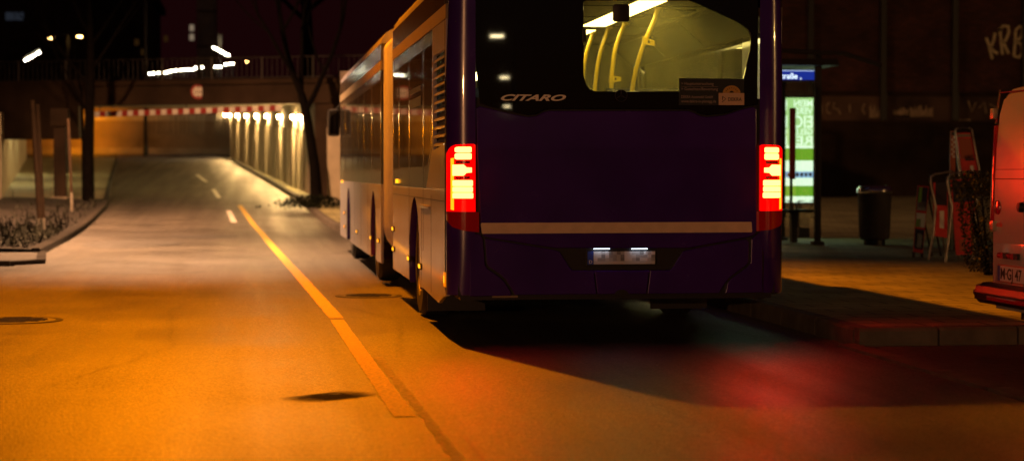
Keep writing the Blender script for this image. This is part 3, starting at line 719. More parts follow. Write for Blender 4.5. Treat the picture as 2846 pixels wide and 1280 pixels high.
tree('thin second stem close beside the left tree', [Vector((q(233,560,57.5).x, y, gz(y))), q(232,430,57.5), q(229,330,57.5), q(226,250,57.5)], [.06,.05,.045,.035], [(q(226,250,57.5),(-.2,0,1),.03)], 14, 3, 1.5)
def low_shrub():
    a = onY(845, 545, 51.5); t = thing('low_shrub', 'low dark ground shrub at the foot of the leaning portal tree', 'bush', (a.x, 51.5, gz(51.5)+.14)); rnd = random.Random(41)
    b = MB(); k = b.mi('shrub')
    for i in range(1500):
        u, v = rnd.gauss(0,.45), rnd.gauss(0,.5); h = max(0, 1-(u*u+v*v)*.6)
        p = Vector((a.x+.25+u*1.1, 52.3+v*1.6, gz(52)+.14+h*rnd.uniform(0,.32))); n = Vector((rnd.gauss(0,1), rnd.gauss(0,1), rnd.gauss(0,1))).normalized(); a1 = n.orthogonal().normalized(); a2 = n.cross(a1); l = rnd.uniform(.02,.06)
        b.bm.faces.new([b.bm.verts.new(p+q_) for q_ in (a1*l, a2*l*.5, -a1*l, -a2*l*.5)]).material_index = k
    b.build('foliage', t, 0)
    b = MB()
    for i in range(6): b.tube([(a.x+.25,52.3,gz(52)+.1),(a.x+.25+rnd.uniform(-.6,.6),52.3+rnd.uniform(-.6,.6),gz(52)+.45)], [.015,.005], 'bark', 5)
    b.build('stem', t)
low_shrub()
tree('large bare tree standing on the embankment above the bridge, right of the tower', [Vector((2.2, 75, 4)), Vector((2.1,75,7)), Vector((2.0,75,9))], [.25,.2,.17],
     [(Vector((2.0,75,8.5)),(.1,0,1),.14),(Vector((2.1,75,7)),(-.7,.1,.6),.1),(Vector((2.1,75,7.4)),(.7,.1,.6),.1),(Vector((2.0,75,8)),(-.4,-.4,.8),.09)], 19, 4, 2.6)
tree('large bare tree standing on the embankment above the far left footway', [Vector((-12, 72, 4)), Vector((-12,72,6.5)), Vector((-11.9,72,8))], [.22,.18,.15],
     [(Vector((-11.9,72,8)),(.1,0,1),.12),(Vector((-12,72,6.5)),(-.7,.1,.6),.09),(Vector((-12,72,7)),(.7,.1,.6),.09),(Vector((-12,72,6)),(.5,-.2,.7),.08)], 23, 4, 2.2)
def stake(name, label, pts, r, white_h, group=None):
    t = thing('tree_stake', label, 'tree stake', tuple(pts[0]), group)
    a, c = Vector(pts[0]), Vector(pts[1]); u = white_h/(c-a).length; mid = a.lerp(c, u)
    b = MB(); b.tube([mid, a.lerp(c, .6), c], [r, r*.97, r*.92], 'wood', 10); b.build('shaft', t)
    b = MB(); b.tube([a-Vector((0,0,.1)), mid], [r*1.02, r*1.03], 'whitewash', 10); b.build('painted_foot', t)
y = 37.9
stake('s', 'left one of two crossed wooden tree stakes with white foot', [Vector((q(113,660,37.9).x,37.9,.1)), q(89,278,37.9)], .05, .32, 'wooden tree stakes')
stake('s', 'right one of two crossed wooden tree stakes with white foot', [Vector((q(121,660,38.05).x,38.05,.1)), q(103,290,38.05)], .05, .32, 'wooden tree stakes')
y = 50.5
stake('s', 'single thin stake with whitewashed foot beside the left column', [Vector((q(201,585,50.5).x,50.5,gz(50.5)+.08)), q(190,330,50.5)], .034, .5, 'wooden tree stakes')
# ------------------------------------------------------------------ the bus
XL, XR, YR, YF = 1.44, 4.02, 14.485, 32.6
XC = (XL+XR)/2
def RP(px, py): v = onY(px, py, YR); return (v.x, v.z)
def SH(pts): return [RP(px+(11 if px > 2000 else 0), py) for px, py in pts]
def onZ(px, py, z):
    d = ray(px, py); t = (z-CAM_Z)/d[2]; return Vector((d[0]*t, d[1]*t, z))
def rear(off=0): return lambda u, v, d: (u, YR+off+d, v)
def side(off=0): return lambda u, v, d: (XL+off+d, u, v)
def side_r(off=0): return lambda u, v, d: (XR-off-d, u, v)
def mirror(u): return XL+XR-u
RX_, RY_ = .17, .13
def corner_y(x):
    k = XL+RX_-x
    if x > XC: k = x-(XR-RX_)
    if k <= 0: return YR
    k = min(k/RX_, 1); return YR+RY_-RY_*math.sqrt(max(0, 1-k*k))
def bus():
    t = thing('city_bus', 'long articulated city bus with dark blue rear, lit rear window and glowing red tail lamps', 'bus', (XC, 17.5, 0))
    # -- corner posts
    for left in (True, False):
        b = MB(); k = b.mi('blue'); zs = [.37,.42,.5,.65,.86,1.2,1.6,2.0,2.4,2.7,2.9]; rows = []
        f = (lambda u: u) if left else mirror
        for z in zs:
            tk = max(0, (.6-z))*.12; tl = max(0, z-2.0)*.03; row = [(XL+tl+.0, YR+.2)]
            for i in range(11):
                a = PI/2*i/10; row.append((XL+RX_-RX_*math.cos(a)+tl*(1-i/10), YR+RY_-RY_*math.sin(a)+tk*(i/10)))
            if z >= .85: row.append((XL+.208, YR))
            else: row.append((XL+.17+.001, YR+tk))
            rows.append([b.bm.verts.new((f(p[0]), p[1], z)) for p in row])
        for A, B in zip(rows, rows[1:]):
            for i in range(len(A)-1):
                fc = b.bm.faces.new([A[i], A[i+1], B[i+1], B[i]]); fc.material_index = k
        b.build('rear_corner', t, 50)
    # -- black window surround with its hole, the pane
    hole = [(1622,9),(1624,4),(1630,1.5),(1905,1.5),(1918,3),(1930,7),(2040,57),(2060,68),(2076,80),(2085,95),(2088,112),(2085,140),(2066,222),(2061,240),(2052,251),(2043,254),(1660,254),(1648,252),(1638,246),(1631,238),(1622,210)]
    outer = [(1320,-118),(1320,150),(1334,288),(1362,297),(1390,304),(1430,313),(1467,320),(1490,317),(1505,309),(1523,303),(1915,303),(1932,309),(1948,317),(1964,320),(2003,315),(2058,297),(2094,290),(2096,150),(2096,-118)]
    b = MB(); b.panel(SH(outer), 'blackgloss', rear(), .02, [[RP(*p) for p in hole]], .004); sur = b.build('window_surround', t, 12)
    b = MB(); b.panel([RP(*p) for p in hole], 'glass_rear', rear(.006), .003); b.build('rear_window', t, 0)
    zt = 2.88
    b = MB(); b.box(XL+.2, XR-.2, YR+.002, YR+.05, zt, zt+.06, 'blue'); b.build('roof_lip', t)
    # -- engine cover
    ec = [(1323,301),(1334,295),(1362,302),(1390,309),(1430,318),(1467,325),(1492,322),(1508,313),(1525,308),(1913,308),(1930,314),(1946,322),(1963,325),(2004,320),(2058,302),(2082,297),(2092,303),(2093,640),(2087,652),(2072,658),(1913,689),(1542,689),(1356,660),(1344,655),(1337,640),(1326,420)]
    b = MB(); b.panel(SH(ec), 'blue', rear(), .025, (), .008); b.build('engine_cover', t, 12)
    st = [(1336,621),(1338,619),(2076,616),(2078,618),(2079,643),(2077,645),(1341,649),(1339,647)]
    b = MB(); b.panel(SH(st), 'stripe', rear(-.003), .0028); b.build('reflective_stripe', t, 0)
    # -- bumper: three flush pieces under the cover, two corner pieces
    recess_l = [(1542,694),(1556,699),(1584,744),(1592,751)]; recess_r = [(1862,751),(1870,744),(1898,699),(1912,694)]
    bl = [(1348,662)]+recess_l+[(1650,751),(1658,817),(1431,819),(1425,806),(1406,776),(1394,764),(1360,741),(1354,733)]
    bc = [(1653,751),(1805,751),(1797,816),(1661,817)]
    br = [(1808,751)]+recess_r+[(2064,664),(2072,672),(2070,728),(2062,738),(2018,770),(2006,784),(1999,814),(1800,816)]
    b = MB()
    for pl in (bl, bc, br): b.panel(SH(pl), 'blue', rear(.004), .03, (), .006)
    b.panel([RP(*p) for p in [(1306,648),(1335,651),(1342,663),(1348,737),(1356,747),(1388,769),(1400,780),(1420,811),(1420,821),(1306,823)]], 'blue', rear(.002), .03, (), .006)
    b.panel([v for v in SH([(2109,640),(2092,652),(2078,664),(2076,731),(2067,742),(2022,774),(2012,786),(2005,814),(2109,812)])], 'blue', rear(.002), .03, (), .006)
    bp = b.build('bumper', t, 12)
    b = MB(); x0, z0 = RP(1556,752); x1, z1 = RP(1898,690)
    b.box(x0-.02, x1+.02, YR+.06, YR+.07, z0-.03, z1+.02, 'blue')
    b.hexa([(x0+.08,YR+.006,z0-.004),(x1-.08,YR+.006,z0-.004),(x1-.08,YR+.075,z0+.014),(x0+.08,YR+.075,z0+.014)], [(x0+.08,YR+.006,z0-.02),(x1-.08,YR+.006,z0-.02),(x1-.08,YR+.075,z0-.02),(x0+.08,YR+.075,z0-.02)], 'blue')
    b.build('plate_recess', bp, 0)
    b = MB(); b.box(XL+.08, XR-.08, YR+.031, YR+.5, .36, 1.84, 'black'); b.build('engine_bay', t, 0)
    b = MB(); x, z = RP(1728, 816); b.panel([(x+.052*math.cos(a), z-.004+.036*math.sin(a)) for a in [PI*i/12 for i in range(13)]], 'black', rear(-.002), .01); b.build('tow_cover', bp, 0)
    b = MB(); p, q_ = RP(1370,826), RP(1441,818); b.box(p[0], q_[0], YR+.03, YR+.06, p[1]-.004, p[1]+.012, 'beige'); b.build('bracket', bp, 0)
    # -- number plate, its letters blurred out in the photo: soft blocks of grey
    x0, z0 = RP(1631, 738); x1, z1 = RP(1825, 694); yp = .012
    b = MB(); b.panel([(x0,z0),(x1,z0),(x1,z1),(x0,z1)], 'black', rear(yp), .02, (), .003); pl = b.build('number_plate', t, 0)
    b = MB(); b.box(x0+.008, x0+.052, YR+yp-.002, YR+yp+.001, z0+.008, z1-.008, 'eu'); b.text('D', 'plate_white', lambda u, v, d: (x0+.019+u, YR+yp-.003+d, z0+.016+v), h=.026, depth=.001); b.build('country_band', pl, 0)
    rnd = random.Random(8); nx_, nz_ = 16, 4; b = MB(); xa, xb = x0+.054, x1-.01
    for i in range(nx_):
        for j in range(nz_):
            g = .7 if (i in (0, 8, 9) or rnd.random() < .35) else rnd.choice((.28,.36,.45,.52))
            if 4 <= i <= 7: g *= .62
            if j == 0: g = .55
            key = 'grey_%d' % int(g*20)
            if key not in M: M[key] = mat(key, (g, g*.97, g*.95), .45)
            b.box(xa+(xb-xa)*i/nx_, xa+(xb-xa)*(i+1)/nx_, YR+yp-.002, YR+yp+.001, z0+.01+(z1-z0-.02)*j/nz_, z0+.01+(z1-z0-.02)*(j+1)/nz_, key)
    b.build('plate_face', pl, 0)
    for px in (1672, 1777):
        x, z = RP(px, 691); b = MB(); b.box(x-.075, x+.075, YR-.018, YR+.05, z+.0045, z+.02, 'blue'); hl = b.build('plate_light', t, 0)
        b = MB(); b.box(x-.06, x+.06, YR-.014, YR+.008, z-.002, z+.004, 'plate_lamp'); b.build('lens', hl, 0)
    # -- tail lamps, wrapped round the corners
    def patch(b, f, pts_top, pts_bot, m, proud, thick=.02, nc=14):
        xs0, xs1 = pts_top[0][0], pts_top[-1][0]; k = b.mi(m); fr, bk = [], []
        for i in range(nc+1):
            px = xs0+(xs1-xs0)*i/nc; ya, yb = lerp_pts(pts_top, px), lerp_pts(pts_bot, px)
            x, za = RP(px, ya); _, zb = RP(px, yb); y = corner_y(max(x, XL+.0005))-proud; n_ = 0
            e = .35*proud if i in (0, nc) else 0
            fr.append([(f(x), y+e, za), (f(x), y+e, zb)]); bk.append([(f(x), y+thick+proud, za), (f(x), y+thick+proud, zb)])
        for i in range(nc):
            b.hexa([fr[i][0], fr[i+1][0], fr[i+1][1], fr[i][1]], [bk[i][0], bk[i+1][0], bk[i+1][1], bk[i][1]], m)
        bmesh.ops.remove_doubles(b.bm, verts=b.bm.verts[:], dist=1e-5)
    for left in (True, False):
        f = (lambda u: u) if left else mirror
        b = MB(); patch(b, f, [(1244.5,425),(1252,409),(1264,402),(1318,400),(1321,403)], [(1244.5,588),(1321,588)], 'tail_red', .022); lamp = b.build('tail_lamp', t, 40)
        b = MB(); patch(b, f, [(1244.5,589),(1331,589)], [(1244.5,612),(1258,631),(1290,641),(1331,645)], 'tail_dim', .02); b.build('lower_lens', lamp, 40)
        for xa, xb, ya, yb in ((1263,1311,408,423.5),(1263,1311,425.5,443),(1255,1315,500.5,517),(1255,1315,519,533.5),(1255,1316,535.5,551)):
            b = MB(); patch(b, f, [(xa,ya+5),(xa+4,ya+1),(xa+9,ya),(xb-4,ya),(xb,ya+3)], [(xa,yb-3),(xa+6,yb),(xb-4,yb),(xb,yb-3)], 'tail_hot', .028, .012); b.build('light_segment', lamp, 0)
        b = MB(); patch(b, f, [(1255,458),(1288,457),(1295,465),(1312,466)], [(1255,488),(1288,488),(1295,480),(1312,479)], 'tail_hot', .028, .012); b.build('light_segment', lamp, 0)
        b = MB(); patch(b, f, [(1253,440),(1263,438)], [(1253,582),(1263,584)], 'tail_mid', .026, .01, 6); b.build('light_bar', lamp, 0)
        for ya, yb in ((445,455),(490,499)):
            b = MB(); patch(b, f, [(1264,ya),(1309,ya)], [(1264,yb),(1309,yb)], 'tail_dim', .025, .01, 10); b.build('reflector', lamp, 0)
    # -- lettering, star, stickers
    x0, z0 = RP(1392, 279); x1, z1 = RP(1577, 263.5)
    b = MB(); b.text('CITARO', 'letter', lambda u, v, d: (x0+u, YR-.004+d, z0+v), w=x1-x0-.01, h=z1-z0, depth=.005, shear=.42, bold=.035); b.build('lettering', t, 0)
    cx, cz = RP(1726, 265.5); r = .048; yb_ = YR-.008
    b = MB(); b.lathe([(r+.002,.0),(r+.002,.007),(.001,.007)], 'blackgloss', (cx, yb_, cz), 'Y', 36); em = b.build('emblem', t, 40)
    b = MB()
    for i in range(36):
        a, c = 2*PI*i/36, 2*PI*(i+1)/36
        P = lambda q, rr, d: (cx+rr*math.sin(q), yb_-.004+d, cz+rr*math.cos(q))
        b.hexa([P(a,r,0),P(c,r,0),P(c,r-.005,0),P(a,r-.005,0)], [P(a,r,.005),P(c,r,.005),P(c,r-.005,.005),P(a,r-.005,.005)], 'darkchrome')
    for a in (0, 2*PI/3, 4*PI/3):
        d1 = Vector((math.sin(a), 0, math.cos(a))); n1 = Vector((d1.z, 0, -d1.x)); o = Vector((cx, yb_-.004, cz)); dy = Vector((0,.005,0))
        b.hexa([o+n1*.006, o+d1*(r-.003)+n1*.0015, o+d1*(r-.003)-n1*.0015, o-n1*.006], [o+n1*.006+dy, o+d1*(r-.003)+n1*.0015+dy, o+d1*(r-.003)-n1*.0015+dy, o-n1*.006+dy], 'darkchrome')
    b.build('star', em, 0)
    x0, z0 = RP(1887, 292); x1, z1 = RP(2068, 219)
    M['sticker'] = mat('sticker_print', (.012,.018,.02), .5); M['sticker_text'] = mat('sticker_letters', (.33,.26,.24), .5); M['peach'] = mat('sticker_label', (.6,.42,.3), .5); M['dial'] = mat('sticker_dial', (.5,.28,.06), .5)
    b = MB(); b.panel([(x0,z0),(x1,z0),(x1,z1),(x0,z1)], 'sticker', rear(-.003), .0025); sk = b.build('window_sticker', t, 0)
    b = MB(); sc = (x1-x0)/181.0
    for s, sx, sy, w in (('> Hauptuntersuchung',1893,236,90),('> Gutachten/Bewertung',1893,251,102),('DEKRA Automobil GmbH',1893,273,88),('www.dekra-in-planegg.de',1893,285,97)):
        u0, v0 = RP(sx, sy); b.text(s, 'sticker_text', lambda u, v, d: (u0+u, YR-.0045+d, v0+v), w=w*sc, h=8*sc, depth=.001, bold=.006)
    u0, v0 = RP(1893, 241); b.box(u0, u0+102*sc, YR-.0045, YR-.0035, v0, v0+.7*sc, 'sticker_text'); b.build('sticker_text', sk, 0)
    cx2, cz2 = RP(2033, 258.5); b = MB(); b.panel([(cx2+.068*math.cos(a), cz2+.056*math.sin(a)) for a in [PI*i/20 for i in range(21)]], 'dial', rear(-.005), .0015)
    for i in range(1, 8):
        a = PI*i/8; b.box(cx2+.045*math.cos(a)-.003, cx2+.045*math.cos(a)+.003, YR-.006, YR-.005, cz2+.038*math.sin(a)-.004, cz2+.038*math.sin(a)+.004, 'black')
    b.panel([(cx2+.017*math.cos(a), cz2+.002+.014*math.sin(a)) for a in [PI*i/10 for i in range(11)]], 'black', rear(-.006), .0008); b.build('dial', sk, 0)
    p, q_ = RP(1997, 292), RP(2068, 259); b = MB(); b.box(p[0], q_[0], YR-.0065, YR-.0035, p[1], q_[1], 'peach')
    u0, v0 = RP(2023, 281); b.text('DEKRA', 'black', lambda u, v, d: (u0+u, YR-.008+d, v0+v), w=38*sc, h=10*sc, depth=.001, bold=.01)
    tri = [RP(2007,268), RP(2017,275), RP(2006,284)]
    b.stroke([tri[0], tri[1], tri[2]], .0055, 'black', rear(-.008), .001); b.stroke([tri[0], RP(2008,279)], .005, 'black', rear(-.008), .001)
    b.build('sticker_label', sk, 0)
    # square dark pictogram sticker on the pane
    (xa, za), (xb, zb) = RP(1703, 61), RP(1749, 13); b = MB(); c = .012
    b.panel([(xa+c,za),(xb-c,za),(xb,za+c),(xb,zb-c),(xb-c,zb),(xa+c,zb),(xa,zb-c),(xa,za+c)], 'black', rear(-.012), .016, (), .003); b.stroke([(xa+.05,za+.03),(xa+.075,za+.03),(xa+.068,za+.07),(xa+.05,za+.09)], .006, 'darkchrome', rear(-.013), .002); b.build('camera_box', t, 30)
    (xa, za), (xb, zb) = RP(1622, 118), RP(1629, 80); b = MB(); b.box(xa-.01, xb, YR-.01, YR+.01, za, zb, 'black', .003); b.build('window_catch', t)
    # -- sides
    def arch(cy, r=.585, z0=.28, n=20):
        a0 = math.asin((z0-.48)/r); out = []
        for i in range(n+1):
            a = PI-a0-(PI-2*a0)*i/n; out.append((cy-r*math.cos(a), .48+r*math.sin(a)))
        return out                         # from far side (larger y) to near side
    def lower(place, m, y0, y1, arches, zb, zt_=1.15, nose=None):
        poly = [(y0, zt_), (y1, zt_), (y1, zb)]
        for cy in sorted(arches, reverse=True): poly += arch(cy, z0=zb)
        poly += nose or [(y0, zb)]
        b = MB(); b.panel(poly, m, place, .03, (), .006); return b
    axles = (17.55, 23.55, 29.6)
    for pl, sgn, xo in ((side, 1, XL), (side_r, -1, XR)):
        b = lower(pl(), 'white', 14.62, 20.2, (17.55,), .29, nose=[(16.6,.30),(15.25,.265),(14.9,.33),(14.62,.36)]); b.build('side_panel', t, 12)
        b = lower(pl(), 'white', 22.1, 32.35, (23.55, 29.6), .26); b.build('side_panel', t, 12)
        b = MB()
        if sgn > 0:
            b.panel([(14.62,1.153),(16.3,1.153),(15.73,1.5),(15.73,2.43),(14.62,2.43)], 'white', pl(), .03, [[(14.72,1.5),(15.66,1.46),(15.66,2.21),(14.72,2.21)]], .004); b.build('engine_side_panel', t, 12)
            b = MB()
            b.panel([(14.70,1.45),(15.68,1.45),(15.68,2.23),(14.70,2.23)], 'black', pl(.06), .01); gr = b.build('engine_grille', t, 0)
            b = MB()
            for i in range(11):
                z = 1.5+i*.066; b.hexa([(XL+.004,14.73,z),(XL+.004,15.65,z),(XL+.05,15.65,z+.05),(XL+.05,14.73,z+.05)], [(XL+.004,14.73,z-.012),(XL+.004,15.65,z-.012),(XL+.05,15.65,z+.036),(XL+.05,14.73,z+.036)], 'white')
            b.build('grille_slats', gr, 0)
        else:
            b.panel([(14.62,1.153),(15.73,1.153),(15.73,2.43),(14.62,2.43)], 'white', pl(), .03, (), .004); b.build('engine_side_panel', t, 12)
        for ys in ([15.735,16.6,18.1,19.37,20.2], [22.1,23.8,25.5,26.85,28.4,30.6,32.3]):
            for a, c in zip(ys, ys[1:]):
                a2, c2 = a+.008, c-.008; m_ = .05
                zb0 = 1.153 if not (sgn > 0 and a < 16) else 1.153
                b = MB()
                out = [(a2,zb0),(c2,zb0),(c2,2.428),(a2,2.428)]
                if sgn > 0 and a < 16: out = [(a2,1.51),(16.3,1.155),(c2,1.155),(c2,2.428),(a2,2.428)]
                hl = [(a2+m_,1.33),(c2-m_,1.33),(c2-m_,2.32),(a2+m_,2.32)]
                if sgn > 0 and a < 16: hl = [(a2+m_+.02,1.58),(16.2,1.34),(c2-m_,1.34),(c2-m_,2.32),(a2+m_+.02,2.32)]
                b.panel(out, 'tinted', pl(.002), .012, [hl], 0); w = b.build('side_window', t, 0)
                b = MB(); b.panel(hl, 'glass_side', pl(.0035), .003); b.build('pane', w, 0)
                if sgn > 0 and a in (16.6,):                # hopper vent
                    b = MB(); b.box(XL-.004, XL+.006, a+.2, c-.12, 1.99, 2.03, 'black'); b.box(XL-.003, XL+.006, a+.2, c-.12, 1.86, 1.94, 'black'); b.build('vent_bar', w, 0)
        for y0, y1 in ((14.62,20.2),(22.1,32.35)):
            b = MB(); b.panel([(y0,2.433),(y1,2.433),(y1,2.54),(y0,2.54)], 'beige', pl(-.002), .03); b.build('side_band', t, 0)
            b = MB(); b.panel([(y0,2.543),(y1,2.543),(y1,2.73),(y0,2.73)], 'tinted', pl(.002), .03); b.build('roof_edge_panel', t, 0)
    # arch linings and wheels
    for cy in axles:
        for xo, sg in ((XL, 1), (XR, -1)):
            b = MB(); k = b.mi('blue'); A = arch(cy, .583, .27); ro = [[b.bm.verts.new((xo+sg*.006, p[0], p[1])), b.bm.verts.new((xo+sg*.3, p[0], p[1]))] for p in A]
            for p, q_ in zip(ro, ro[1:]): b.bm.faces.new([p[0], q_[0], q_[1], p[1]]).material_index = k
            b.build('wheel_arch', t)
            R = .48; xw = xo+sg*.05; w = .28*sg
            b = MB(); b.lathe([(.29,xw+w),(R-.04,xw+w),(R,xw+w*.85),(R,xw+w*.15),(R-.04,xw+w*.0),(.3,xw+.0),(.29,xw+w*.2)], 'rubber', (0,cy,R), 'X', 40); wh = b.build('wheel', t)
            b = MB(); b.lathe([(.29,xw+w*.3),(.295,xw+w*.03),(.26,xw+w*.02),(.22,xw+w*.35),(.13,xw+w*.3),(.12,xw+w*.06),(.001,xw+w*.05)], 'rim', (0,cy,R), 'X', 30)
            for i in range(10):
                a = 2*PI*i/10; b.sphere((xw+w*.3, cy+.175*math.cos(a), R+.175*math.sin(a)), .017, 'rim', seg=6)
            b.build('rim', wh)
    for x0 in (XL+.06, XR-.56):
        b = MB(); b.box(x0, x0+.5, 16.85, 16.87, .09, .75, 'black'); b.build('mudflap', t, 0)
    # roofs
    for y0, y1 in ((YR+.002,20.2),(22.1,32.35)):
        sec = [(XL+.01,2.733),(XL+.02,2.79),(XL+.07,2.86),(XL+.2,2.93),(XL+.5,2.97),(XR-.5,2.97),(XR-.2,2.93),(XR-.07,2.86),(XR-.02,2.79),(XR-.01,2.733)]
        b = MB(); b.hexa([(p[0],y0+(.12 if y0 < 15 else 0),p[1]) for p in sec], [(p[0],y1,p[1]) for p in sec], 'white'); b.build('roof', t, 50)
    # bellows
    b = MB(); k = b.mi('bellows'); rows = []; n = 30
    for i in range(n+1):
        y = 20.2+1.9*i/n; ins = .03+(.035 if i % 2 else 0)
        rr = .32; pr = []
        for cx_, cz_, a0 in ((XL+ins+rr,.33+ins+rr,PI),(XR-ins-rr,.33+ins+rr,1.5*PI),(XR-ins-.1,2.78-ins-.1,0),(XL+ins+.1,2.78-ins-.1,.5*PI)):
            q_ = rr if cz_ < 1.5 else .1
            for j in range(7):
                a = a0+PI/2*j/6; pr.append((cx_+q_*math.cos(a), y, cz_+q_*math.sin(a)))
        rows.append([b.bm.verts.new(p) for p in pr])
    for A, B in zip(rows, rows[1:]):
        for i in range(len(A)): b.bm.faces.new([A[i], A[(i+1) % len(A)], B[(i+1) % len(A)], B[i]]).material_index = k
    b.build('bellows', t, 20)
    # joints, handle, markers on the street side
    b = MB()
    for px, z0, z1 in ((1171,.36,1.02),(1198,.31,1.1),(1236.5,.4,2.7)):
        y = onX(px, 500, XL).y; b.box(XL-.0015, XL+.004, y-.006, y+.006, z0, z1, 'black')
    for px in (1176,1137): 
        y = onX(px, 500, XL).y; b.box(XL-.0015, XL+.004, y-.005, y+.005, .62, 1.15, 'black')
    for y in (24.6, 26.2, 27.9): b.box(XL-.0015, XL+.004, y-.006, y+.006, .3, 1.15, 'black')
    b.box(XL-.0015, XL+.004, 14.63, 20.19, 1.062, 1.068, 'black')
    b.build('panel_joint', t, 0)
    ya, yb2 = onX(1196, 575, XL).y, onX(1171, 575, XL).y; b = MB(); b.box(XL-.014, XL+.004, ya, yb2, .985, 1.012, 'white', .004); b.build('flap_handle', t)
    for px, py in ((958.5,590.5),(959,629),(993,643),(1032,660),(1053,668),(1094,635),(1095,691),(1137.5,717.6),(1169,739)):
        p = onX(px, py, XL); b = MB(); b.box(XL-.012, XL+.004, p.y-.11, p.y+.11, p.z-.026, p.z+.026, 'black', .004); mk = b.build('side_marker', t)
        b = MB(); b.box(XL-.016, XL-.005, p.y-.085, p.y+.085, p.z-.017, p.z+.017, 'amber', .004); b.build('lens', mk)
    p = onX(1237.5, 776, XL); b = MB(); b.box(XL-.01, XL+.004, p.y-.05, p.y+.06, p.z-.055, p.z+.055, 'amber_dim', .005); mk = b.build('side_reflector', t)
    b = MB(); b.box(XL-.012, XL-.002, p.y-.02, p.y+.02, p.z-.025, p.z+.03, 'amber', .004); b.build('lens', mk)
    for px, py in ((952,504),(1105,503)):
        p = onX(px, py, XL); b = MB(); b.box(XL-.018, XL+.002, p.y-.07, p.y+.07, p.z-.02, p.z+.02, 'amber', .004); b.build('turn_indicator', t)
    # underbody, front, mirror
    b = MB(); b.box(XL+.34, XR-.34, 15.0, 32.2, .3, 1.0, 'black'); b.box(XL+.1, XR-.1, YR+.06, 16.6, .33, .4, 'black')
    b.build('underbody', t, 0)
    fp = [(XL,YF-.25),(XL+.06,YF-.12),(XL+.25,YF-.03),(XC,YF),(XR-.25,YF-.03),(XR-.06,YF-.12),(XR,YF-.25)]
    for z0, z1, m, nm in ((.26,1.15,'white','front_panel'),(1.153,2.55,'blackgloss','windscreen'),(2.553,2.95,'beige','front_dome')):
        b = MB(); b.hexa([(p[0],p[1],z0) for p in fp], [(p[0],p[1],z1) for p in fp], m); b.build(nm, t, 30)
    a, c = onY(911,379,32.75), onY(947,304,32.75)
    b = MB(); b.box(a.x, c.x-.02, 32.62, 32.86, a.z, c.z, 'black', .05); mr_ = b.build('wing_mirror', t)
    b = MB(); b.tube([(c.x-.08,32.72,c.z-.02),(c.x+.02,32.66,c.z+.1),(XL+.12,32.5,c.z+.14)], .025, 'black', 8); b.build('arm', mr_)
    b = MB(); b.box(a.x+.03, c.x-.05, 32.605, 32.62, a.z+.04, c.z-.04, 'blackgloss'); b.build('mirror_glass', mr_)
    # -- inside
    b = MB(); b.box(XL+.06, XR-.06, YR+.52, 20.2, .98, 1.02, 'inside'); b.box(XL+.06, XR-.06, 22.1, 32.2, .5, .54, 'inside'); b.box(XL+.05, XR-.05, YR+.06, 16.2, 1.02, 1.72, 'inside'); b.build('floor', t, 0)
    b = MB(); b.box(XL+.35, XR-.35, YR+.03, 32.2, 2.6, 2.64, 'ceiling')
    for s_, xa in ((1, XL), (-1, XR)):
        b.hexa([(xa+s_*.36,YR+.03,2.6),(xa+s_*.1,YR+.03,2.36),(xa+s_*.06,YR+.03,2.4),(xa+s_*.34,YR+.03,2.64)], [(xa+s_*.36,32.2,2.6),(xa+s_*.1,32.2,2.36),(xa+s_*.06,32.2,2.4),(xa+s_*.34,32.2,2.64)], 'inside')
    b.build('ceiling', t, 0)
    b = MB()
    for y in (15.3, 16.4, 17.5, 18.6, 19.7): b.box(XL+.36, XR-.36, y, y+.012, 2.594, 2.6, 'inside')
    b.box(XR-.75, XR-.45, 15.6, 16.3, 2.59, 2.6, 'inside'); b.build('ceiling_joint', t, 0)
    for y in (15.1, 16.7, 18.3): 
        b = MB(); b.hexa([(XR-.335,y,2.565),(XR-.335,y+1.2,2.565),(XR-.125,y+1.2,2.375),(XR-.125,y,2.375)], [(XR-.33,y,2.575),(XR-.33,y+1.2,2.575),(XR-.12,y+1.2,2.385),(XR-.12,y,2.385)], 'sticker'); b.build('advert_frame', t, 0)
    sx0, sx1 = onZ(1698,37,2.585).x, onZ(1768,37,2.585).x
    for y0, y1 in ((14.62,17.25),(17.75,20.1),(22.3,25),(25.4,28),(28.4,31)):
        b = MB(); b.box(sx0-.02, sx1+.02, y0-.03, y1+.03, 2.587, 2.599, 'ceiling'); fx = b.build('ceiling_light', t, 0)
        b = MB(); b.box(sx0, sx1, y0, y1, 2.578, 2.586, 'strip'); b.build('diffuser', fx, 0)
    for q_ in ((XL+.05, XC-.45, 20.0, 20.1, 1.0), (XC+.45, XR-.05, 20.0, 20.1, 1.0), (XL+.1, XR-.1, 31.9, 32.0, .6)):
        b = MB(); b.box(*q_, 2.6, 'inside'); b.build('partition', t, 0)
    z3 = lambda x, y: (1600+x/4.292, y/4.292)
    for pts, Y_ in (([(985,70),(940,230),(880,370),(820,500),(770,650),(720,820),(690,960),(668,1110),(650,1300)], 15.45), ([(400,305),(360,420),(300,600),(260,780),(238,950),(222,1110),(215,1300)], 17.4),
                    ([(595,265),(540,380),(490,520),(458,650),(436,850),(421,1110),(415,1300)], 16.9), ([(212,380),(170,500),(130,620),(105,760),(90,900),(80,1100)], 18.2)):
        b = MB(); b.tube([onY(*z3(*p), Y_) for p in pts], .018, 'yellowpole', 10); 
        tp = onY(*z3(*pts[0]), Y_); b.lathe([(.034,tp.z-.03),(.03,tp.z+.05)], 'yellowpole', (tp.x, tp.y, 0), n=12)
        hp = b.build('handrail', t, 60)
